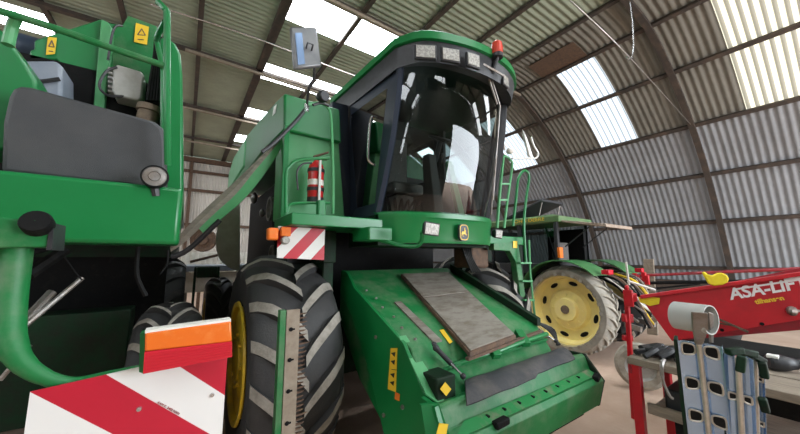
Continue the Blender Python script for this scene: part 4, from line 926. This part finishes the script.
b = MB(); b.prism([RP(645,300,-.35), RP(800,268,-.35), ext(RP(645,300,-.35),RP(800,268,-.35),.5), ext(RP(672,341,-.35),RP(800,330,-.35),.5), RP(672,341,-.35)], -rn*.02); b.build('far_panel', M['red_d'], rl)
u0 = RP(731,299.5,.004); u1 = RP(800,288.5,.004); ud = (u1-u0).normalized(); vd = (V(0,0,1)-ud*ud.z).normalized()
hgt = (RP(740,288.5,.004)-RP(740,298,.004)).length
text('maker_lettering', 'ASA-LiFT', u0, ud, vd, hgt*1.6, M['whiteb'], sp_, sx=.92, off=.002, bold=.004, shear=.2)
p = RP(733,290.5,.004); q = RP(800,280.5,.004); q = ext(p, q, .25); b = MB(); b.prism([p, q, q+vd*.016, p+vd*.016], rn*.002); b.build('white_line', M['whiteb'], sp_)
text('dealer_lettering', 'tilhansen', RP(756,304,.004), ud, vd, hgt*.62, M['sticker'], sp_, sx=.95, off=.002, bold=.002)
b = MB(); P = [RP(638,297,.01), RP(647,296,.01), RP(660,298,.01), RP(659,304,.01), RP(650,306,.01), RP(640,302,.01)]; b.prism(P, rn*.004); b.build('yellow_tape', M['yellowg'], sp_)
b = MB(); b.bar(RP(716,318,.03), RP(748,332,.03), .03,.02); b.bar(RP(712,322,.03), RP(735,326,.03), .015,.012); b.build('spring_link', M['rust'], rl)
b = MB(); c_ = RP(792,311,.02); b.ball(c_, .06, (1,.6,.7)); b.bar(c_+V(-.1,0,.01), c_+V(.1,-.05,.0), .02, .02); b.build('grease_fitting', M['steel'], rl)
for px in ((762,324),(722,330)):
    b = MB(); b.lathe([(.001,.01),(.014,.01),(.016,0)], RP(*px, .0), rn, 8); b.build('bolt', M['dark'], rl)
# clevis and post at tip
b = MB(); c_ = RP(632,297); b.box(c_.x-.05,c_.x+.06,c_.y-.03,c_.y+.06,c_.z-.05,c_.z+.04); b.box(c_.x-.07,c_.x-.04,c_.y-.03,c_.y+.06,c_.z-.10,c_.z+.08); b.tube([c_+V(-.06,.02,.08),c_+V(-.06,.02,.13)],.02,8); b.build('tip_clevis', M['red'], rl, .01)
b = MB(); b.bar(A(627,300,d=3.5), V(A(627,340,d=3.5).x, A(627,340,d=3.5).y, .0), .045,.045); b.bar(A(623,318,d=3.5), A(632,318,d=3.5), .06,.09); b.bar(A(623,338,d=3.5), A(632,338,d=3.5), .05,.06); b.build('support_post', M['red'], rl, .008)
b = MB(); b.tube([A(626,262,d=3.6), A(629,285,d=3.6)], .012, 6); b.tube([A(628,281,d=3.6), A(655,290,d=3.6)], .014, 6); b.build('pull_rod', M['cream'], rl)
b = MB(); b.box(4.45,5.1,-.9,1.2,.25,.85); b.build('conveyor_body', M['dark'], rl, .02)
for yy in (-.5,):
    b = MB(); b.lathe([(.001,-.1),(.2,-.1),(.28,-.09),(.32,-.05),(.32,.05),(.28,.09),(.001,.1)], (4.9, yy, .32), (1,0,0), 28); b.build('wheel', M['rubber'], rl)
# long red drawbar pipe against wall, low frame
bar_ = root('red_pipe_frame', (8.5,1.6,0), 'long thin red pipe frame lying level in front of the right wall', 'implement frame')
b = MB(); p, q = A(628,276,X=8.3), A(830,267.5,X=8.7); b.tube([p, q], .03, 8); b.tube([V(p.x,p.y,0),p], .03, 8); b.tube([V(q.x,q.y,0),q], .03, 8); b.build('top_pipe', M['red_d'], bar_)
b = MB(); b.tube([A(645,283,X=8.4), A(830,280,X=8.8)], .035, 8); b.tube([A(640,290,X=8.4), A(700,284,X=8.8)], .02, 8); b.build('lower_pipe', M['dark'], bar_)
b = MB()
for i in range(5): c_ = A(635+i*3, 276+3*(i % 3), X=8.3); b.bar(c_+V(0,0,.08), c_-V(0,0,.12), .07, .08)
b.build('hitch_bracket', M['red'], bar_, .01)
# small grey wheel standing behind post
sw_ = root('loose_wheel', (5.1,1.75,0), 'small grey dusty wheel on the floor, behind the red post', 'wheel')
c_ = Vector((5.15,1.80,.30)); axw = Vector((.85,.25,0)).normalized()
b = MB(); b.lathe([(.17,-.09),(.24,-.10),(.285,-.07),(.295,0),(.285,.07),(.24,.10),(.17,.09)], c_, axw, 32); b.build('tyre', M['lugt'], sw_)
b = MB(); b.lathe([(.18,-.08),(.15,-.03),(.05,-.02),(.04,-.05),(.001,-.05)], c_, axw, 24); b.build('hub', M['silverbox'], sw_)
# plank
b = MB(); p = A(648,259,X=9.1); p.z = p.z; b.hexa([(8.9,p.y-.1,0),(8.9,p.y+.1,0),(8.95,p.y+.1,0),(8.95,p.y-.1,0),(9.1,p.y-.1,p.z),(9.1,p.y+.1,p.z),(9.15,p.y+.1,p.z),(9.15,p.y-.1,p.z)]); o = b.build('plank', M['wood']); tag(o, 'short grey wooden plank leaning upright by the right wall', 'plank')
# tyre stacked behind
for i,(x_,y_,lab) in enumerate(((7.95,1.75,'dark worn tyre standing at the plank, behind the red frame'),)):
    b = MB(); b.lathe([(.28,-.12),(.42,-.14),(.5,-.1),(.52,0),(.5,.1),(.42,.14),(.28,.12)], (x_,y_,.53), (.95,.3,0), 32, close=True); o = b.build('tyre', M['rubber']); tag(o, lab, 'tyre')
# yellow glove
gl = MB(); c_ = RP(714,276.5,.03)
gp = [(701,272),(704,271.5),(707,274),(711,275.5),(716,273),(721,272.5),(726,275),(728,278),(727,282),(722,284.5),(714,285.5),(708,284),(705,279)]
gl.prism([RP(x,y,.035) for x,y in gp], rn*.045); o = gl.build('glove', M['yellowg'], None, .012); tag(o, 'bright yellow cloth glove lying on the red boom', 'glove')

# ================================================================== WORKBENCH
wbn = root('workbench', (3.45,.2,0), 'workbench with old wooden top and red metal legs in the bottom right corner', 'workbench')
BX0, BX1, BY0, BY1, BZ = 3.08, 3.85, -1.3, 1.17, .93
b = MB(); w_ = (BX1-BX0)/4
for i in range(4): b.box(BX0+w_*i+.004, BX0+w_*(i+1)-.004, BY0, BY1, BZ-.055, BZ-.004*(i % 2))
b.build('bench_top', M['wood'], wbn, .006)
for x in (BX0+.03, BX1-.06):
    for y in (BY1-.07, .20, BY0+.05):
        if y == .2 and x < 3.2: y = .12
        b = MB(); b.box(x, x+.06, y, y+.065, 0, BZ-.056); b.build('leg', M['red_d'] if y < 1 else M['red'], wbn, .004)
b = MB(); b.box(BX0+.02,BX1-.02,BY1-.02,BY1,.80,.87); b.build('end_rail', M['red_d'], wbn, .003)
b = MB(); b.box(BX0+.05, BX1-.05, BY0, BY1-.1, .52, .55); b.box(BX0+.04,BX0+.07,BY0,BY1-.1,.52,.60); b.build('shelf', M['wood'], wbn, .004)
b = MB(); b.box(BX0+.09,BX0+.19,BY1-.35,BY1-.25,0,.52); b.build('shelf_support', M['dark'], wbn)
# things on / under bench
def onbench(name, label, cat, loc): return root(name, loc, label, cat)
vz = BZ-.002
t_ = onbench('strap_bundle', 'black ratchet strap bundle with a pale tail hanging over the bench corner', 'strap', (3.3,1.0,vz))
b = MB()
random.seed(3)
for i in range(16):
    x = 3.10+random.random()*.26; y = .80+random.random()*.3; b.tube(smoothpath([(x,y,vz+.03),(x+.1,y-.05,vz+.075),(x+.16,y+.04,vz+.04),(x+.06,y+.08,vz+.035)],4), .022, 6)
b.build('webbing', M['grime'], t_)
b = MB(); b.tube(smoothpath([(3.12,.93,vz+.03),(3.06,.93,vz+.01),(3.05,.93,vz-.1),(3.05,.90,vz-.2),(3.06,.88,vz-.22)],4), [.014]*8+[.010]*8+[.006], 6); b.build('webbing_tail', M['steel'], t_)
t_ = onbench('grinder', 'black angle tool with a white label lying on the bench top, far right', 'power tool', (3.55,.42,vz))
b = MB(); p, q = A(767,362,Z=.985), A(795,364,Z=.985); b.tube(smoothpath([p, p.lerp(q,.3), p.lerp(q,.7), q],3), [.035,.05,.055,.055,.055,.055,.05,.045,.04,.04][:10], 14); b.build('tool_body', M['black'], t_)
b = MB(); m_ = p.lerp(q, .25); b.box(m_.x-.04,m_.x+.02,m_.y-.03,m_.y+.03,m_.z+.035,m_.z+.056); b.build('paper_label', M['white'], t_, .004)
b = MB(); b.tube([q, q+V(.02,-.06,.02)], .03, 10); b.build('tool_head', M['black'], t_)
t_ = onbench('red_bracket', 'small red metal bracket lying on the bench just behind the black straps', 'bracket', (3.6,.9,vz))
b = MB(); b.box(3.60,3.78,.70,.86,vz+.002,vz+.03); b.box(3.60,3.63,.70,.86,vz+.02,vz+.1); b.box(3.68,3.76,.64,.72,vz+.002,vz+.04); b.build('bracket_plate', M['red_d'], t_, .006)
ro = root('extinguisher_can', (3.25,.86,0), 'red and white spray can standing beneath the bench shelf', 'can'); ro.name = 'spray_can'
b = MB(); cc_ = (3.22,.90,.0); b.lathe([(.001,0),(.055,0),(.058,.01),(.058,.10)], cc_, (0,0,1), 20); b.lathe([(.058,.21),(.058,.30),(.045,.33),(.001,.34)], cc_, (0,0,1), 20); b.build('can_body', M['redw'], ro)
b = MB(); b.lathe([(.0585,.10),(.0585,.21)], cc_, (0,0,1), 20); b.build('can_label', M['white'], ro)
b = MB(); b.box(3.22,3.52,.38,.70,0,.30); bxo = b.build('cardboard_box', M['cardboard'], None, .004); tag(bxo, 'brown cardboard box on the floor under the bench', 'box')
b = MB(); b.box(3.16,3.42,.30,.66,.301,.42); b.prism([(3.16,.3,.42),(3.42,.3,.42),(3.42,.48,.47),(3.16,.48,.46)], (0,0,.003)); o = b.build('white_box', M['pvc'], None, .01); tag(o, 'white plastic tub set on the brown cardboard box', 'tub')
b = MB(); b.prism([A(664,391,Z=.56), A(684,384,Z=.56), A(690,399,Z=.56), A(676,398,Z=.56)], (0,0,.006)); o = b.build('paper_sheet', M['sheet']); tag(o, 'pale blue-white sheet lying on the bench shelf', 'sheet')
b = MB(); b.box(3.2,3.6,.62,.98,.553,.72); b.box(3.25,3.4,.5,.6,.553,.66); o = b.build('toolbox', M['grime'], None, .02); tag(o, 'black toolbox on the bench shelf under the straps', 'toolbox')
b = MB(); b.box(3.15,3.5,-.35,-.05,.553,.80); o = b.build('crate', M['cardboard'], None, .01); tag(o, 'brown crate on the shelf at the far right of the bench', 'crate')

# ================================================================== GALVANISED PIECES in front of the bench
def strip(name, top, bot, w, h, holes, m, label, grn=True, tilt=0):
    """a pair of folded galvanised flanges with tear-shaped openings, standing on the floor"""
    top, bot = Vector(top), Vector(bot); rt = root(name, (bot.x, bot.y, 0), label, 'metal guide'); rt['group'] = 'galvanised guides before the bench'
    ax = (top-bot).normalized(); fv = (C0-top); fv = (fv-ax*fv.dot(ax)).normalized(); fv = (fv+V(-.2,0,0)).normalized(); rx = ax.cross(fv).normalized()*-1
    if rx.dot(CR) < 0: rx = -rx
    n = 40
    for s in (-1, 1):
        b = MB(); L = (top-bot).length; P = []
        # flange face built as rows with openings
        xs = [0.012, .2*w+.006, .45*w, .5*w]
        hol = [i for i in holes]
        def prof(u):   # cross section offset (across, forward)
            return {0: (s*.006, .02), 1: (s*w*.12, -.004), 2: (s*w*.36, .0), 3: (s*w*.48, .012), 4: (s*w*.50, -.02)}[u]
        rows = []
        for k_ in range(n+1):
            c = bot+ax*L*k_/n; rows.append([c+rx*prof(u)[0]+fv*prof(u)[1] for u in range(5)])
        b.sheet(rows, -fv*.004)
        # tear openings shown as collared recesses
        b.build('flange', m, rt)
        for hz_ in holes:
            c = bot+ax*hz_+rx*s*w*.25+fv*.001
            pts = []
            for j in range(16):
                a = 2*math.pi*j/16; cx__ = math.cos(a); sz__ = math.sin(a); sg = lambda q: math.copysign(abs(q)**.6, q); pts.append(c+rx*(-s)*w*.155*sg(cx__)+ax*w*(.17*sg(sz__)*(1.0-.2*cx__)+.02*cx__))
            b2 = MB(); b2.prism(pts, fv*.004); b2.build('opening', M['dark'], rt)
            b3 = MB(); b3.tube([p_+fv*.004 for p_ in pts+[pts[0]]], .0045, 6, False); b3.build('opening_lip', M['galv_edge'], rt)
    b = MB(); b.tube([bot+fv*.02+ax*.0, top+fv*.02-ax*.0], .011, 8); b.build('centre_ridge', M['galv_edge'], rt)
    if grn:
        b = MB(); b.bar(bot-rx*w*.54-fv*.03, top-rx*w*.54-fv*.03, .014, .06, up=fv); b.build('green_edge', M['green_dark'], rt)
    return rt
tA = A(699,343,d=1.5); bA = A(709,432,d=1.5); dv = (bA-tA); bA0 = tA+dv*((0-tA.z)/dv.z)
Ltot = (tA-bA0).length
sA = strip('guide_rail', tA, bA0, .160, .0, [Ltot-.035, Ltot-.205, Ltot-.365, Ltot-.53, Ltot-.7], M['galv'], 'galvanised ridged guide topped by a grey pipe, leftmost of the metal guides')
tB = A(738,356,d=1.42); bB = A(742,432,d=1.42); dv = bB-tB; bB0 = tB+dv*((0-tB.z)/dv.z); Lb = (tB-bB0).length
strip('guide_rail', tB, bB0, .092, 0, [Lb-.19, Lb-.42], M['galv'], 'galvanised guide right beside the pipe-topped one, middle of the three')
tC = A(755,358,d=1.55); bC = A(757,432,d=1.55); dv = bC-tC; bC0 = tC+dv*((0-tC.z)/dv.z); Lc = (tC-bC0).length
strip('guide_rail', tC, bC0, .062, 0, [Lc-.1, Lc-.32], M['galv'], 'narrow galvanised guide with dark green top, rightmost of the metal guides')
CL = ((727,352,742,350,1.40),(738,351,756,354,1.45),(750,354,764,362,1.5),(742,356,740,372,1.36),(762,362,765,378,1.48)), ((762,398,766,412,1.48),)
for seg_, lab in zip(CL, ('dark green bent clamp strip hooked over the two right metal guides', 'small dark green clip low on the rightmost metal guide')):
    b = MB()
    for (x0,y0,x1,y1,dd_) in seg_: b.bar(A(x0,y0,d=dd_), A(x1,y1,d=dd_), .03, .03)
    o = b.build('green_clamp', M['green_dark'], None, .006); tag(o, lab, 'clamp')
# pipe on top
pp = root('plastic_pipe', A(692,332,d=1.46), 'short grey plastic pipe length held on a bracket above the metal guides', 'pipe')
a_ = A(676,315,d=1.48); c_ = A(711,320,d=1.36); axp = (c_-a_).normalized(); L_ = (c_-a_).length
b = MB(); b.lathe([(.060,0),(.063,0),(.063,L_),(.058,L_),(.058,.0),(.060,0)], a_, axp, 36); b.mi = 0; b.lathe([(.001,.006),(.060,.006)], a_, axp, 36); b.build('pipe_shell', M['pvc'], pp)
b = MB(); P = [A(693,312,d=1.31), A(708,313,d=1.29), A(709,330,d=1.33), A(703,345,d=1.42), A(697,345,d=1.42), A(694,328,d=1.35)]; b.prism(P, (.008,.01,0)); b.build('pipe_bracket', M['steel'], pp, .003)
b = MB(); P = [A(709,312,d=1.30), A(714,314,d=1.33), A(714,343,d=1.45), A(711,343,d=1.45)]; b.prism(P, (.01,.01,0)); b.build('bracket_leg', M['steel'], pp, .003)
# ================================================================== LIGHT
w = bpy.data.worlds.new('world'); SC.world = w; w.use_nodes = True; nt = w.node_tree
bg = nt.nodes['Background']; bg.inputs[0].default_value = (.86, .93, 1.0, 1); bg.inputs[1].default_value = 14.0
# doorway in the added front wall is where the daylight comes in
pl = bpy.data.lights.new('doorway_portal', 'AREA'); pl.shape = 'RECTANGLE'; pl.size = 8; pl.size_y = 5.2; pl.cycles.is_portal = True
po = bpy.data.objects.new('doorway_portal', pl); COL.objects.link(po); po.location = (9.2, YB0+.05, 2.6); po.rotation_euler = (R(90), 0, 0)
SC.view_settings.view_transform = 'Standard'; SC.view_settings.look = 'None'; SC.view_settings.gamma = 1; SC.view_settings.exposure = 0.2; SC.view_settings.use_curve_mapping = False
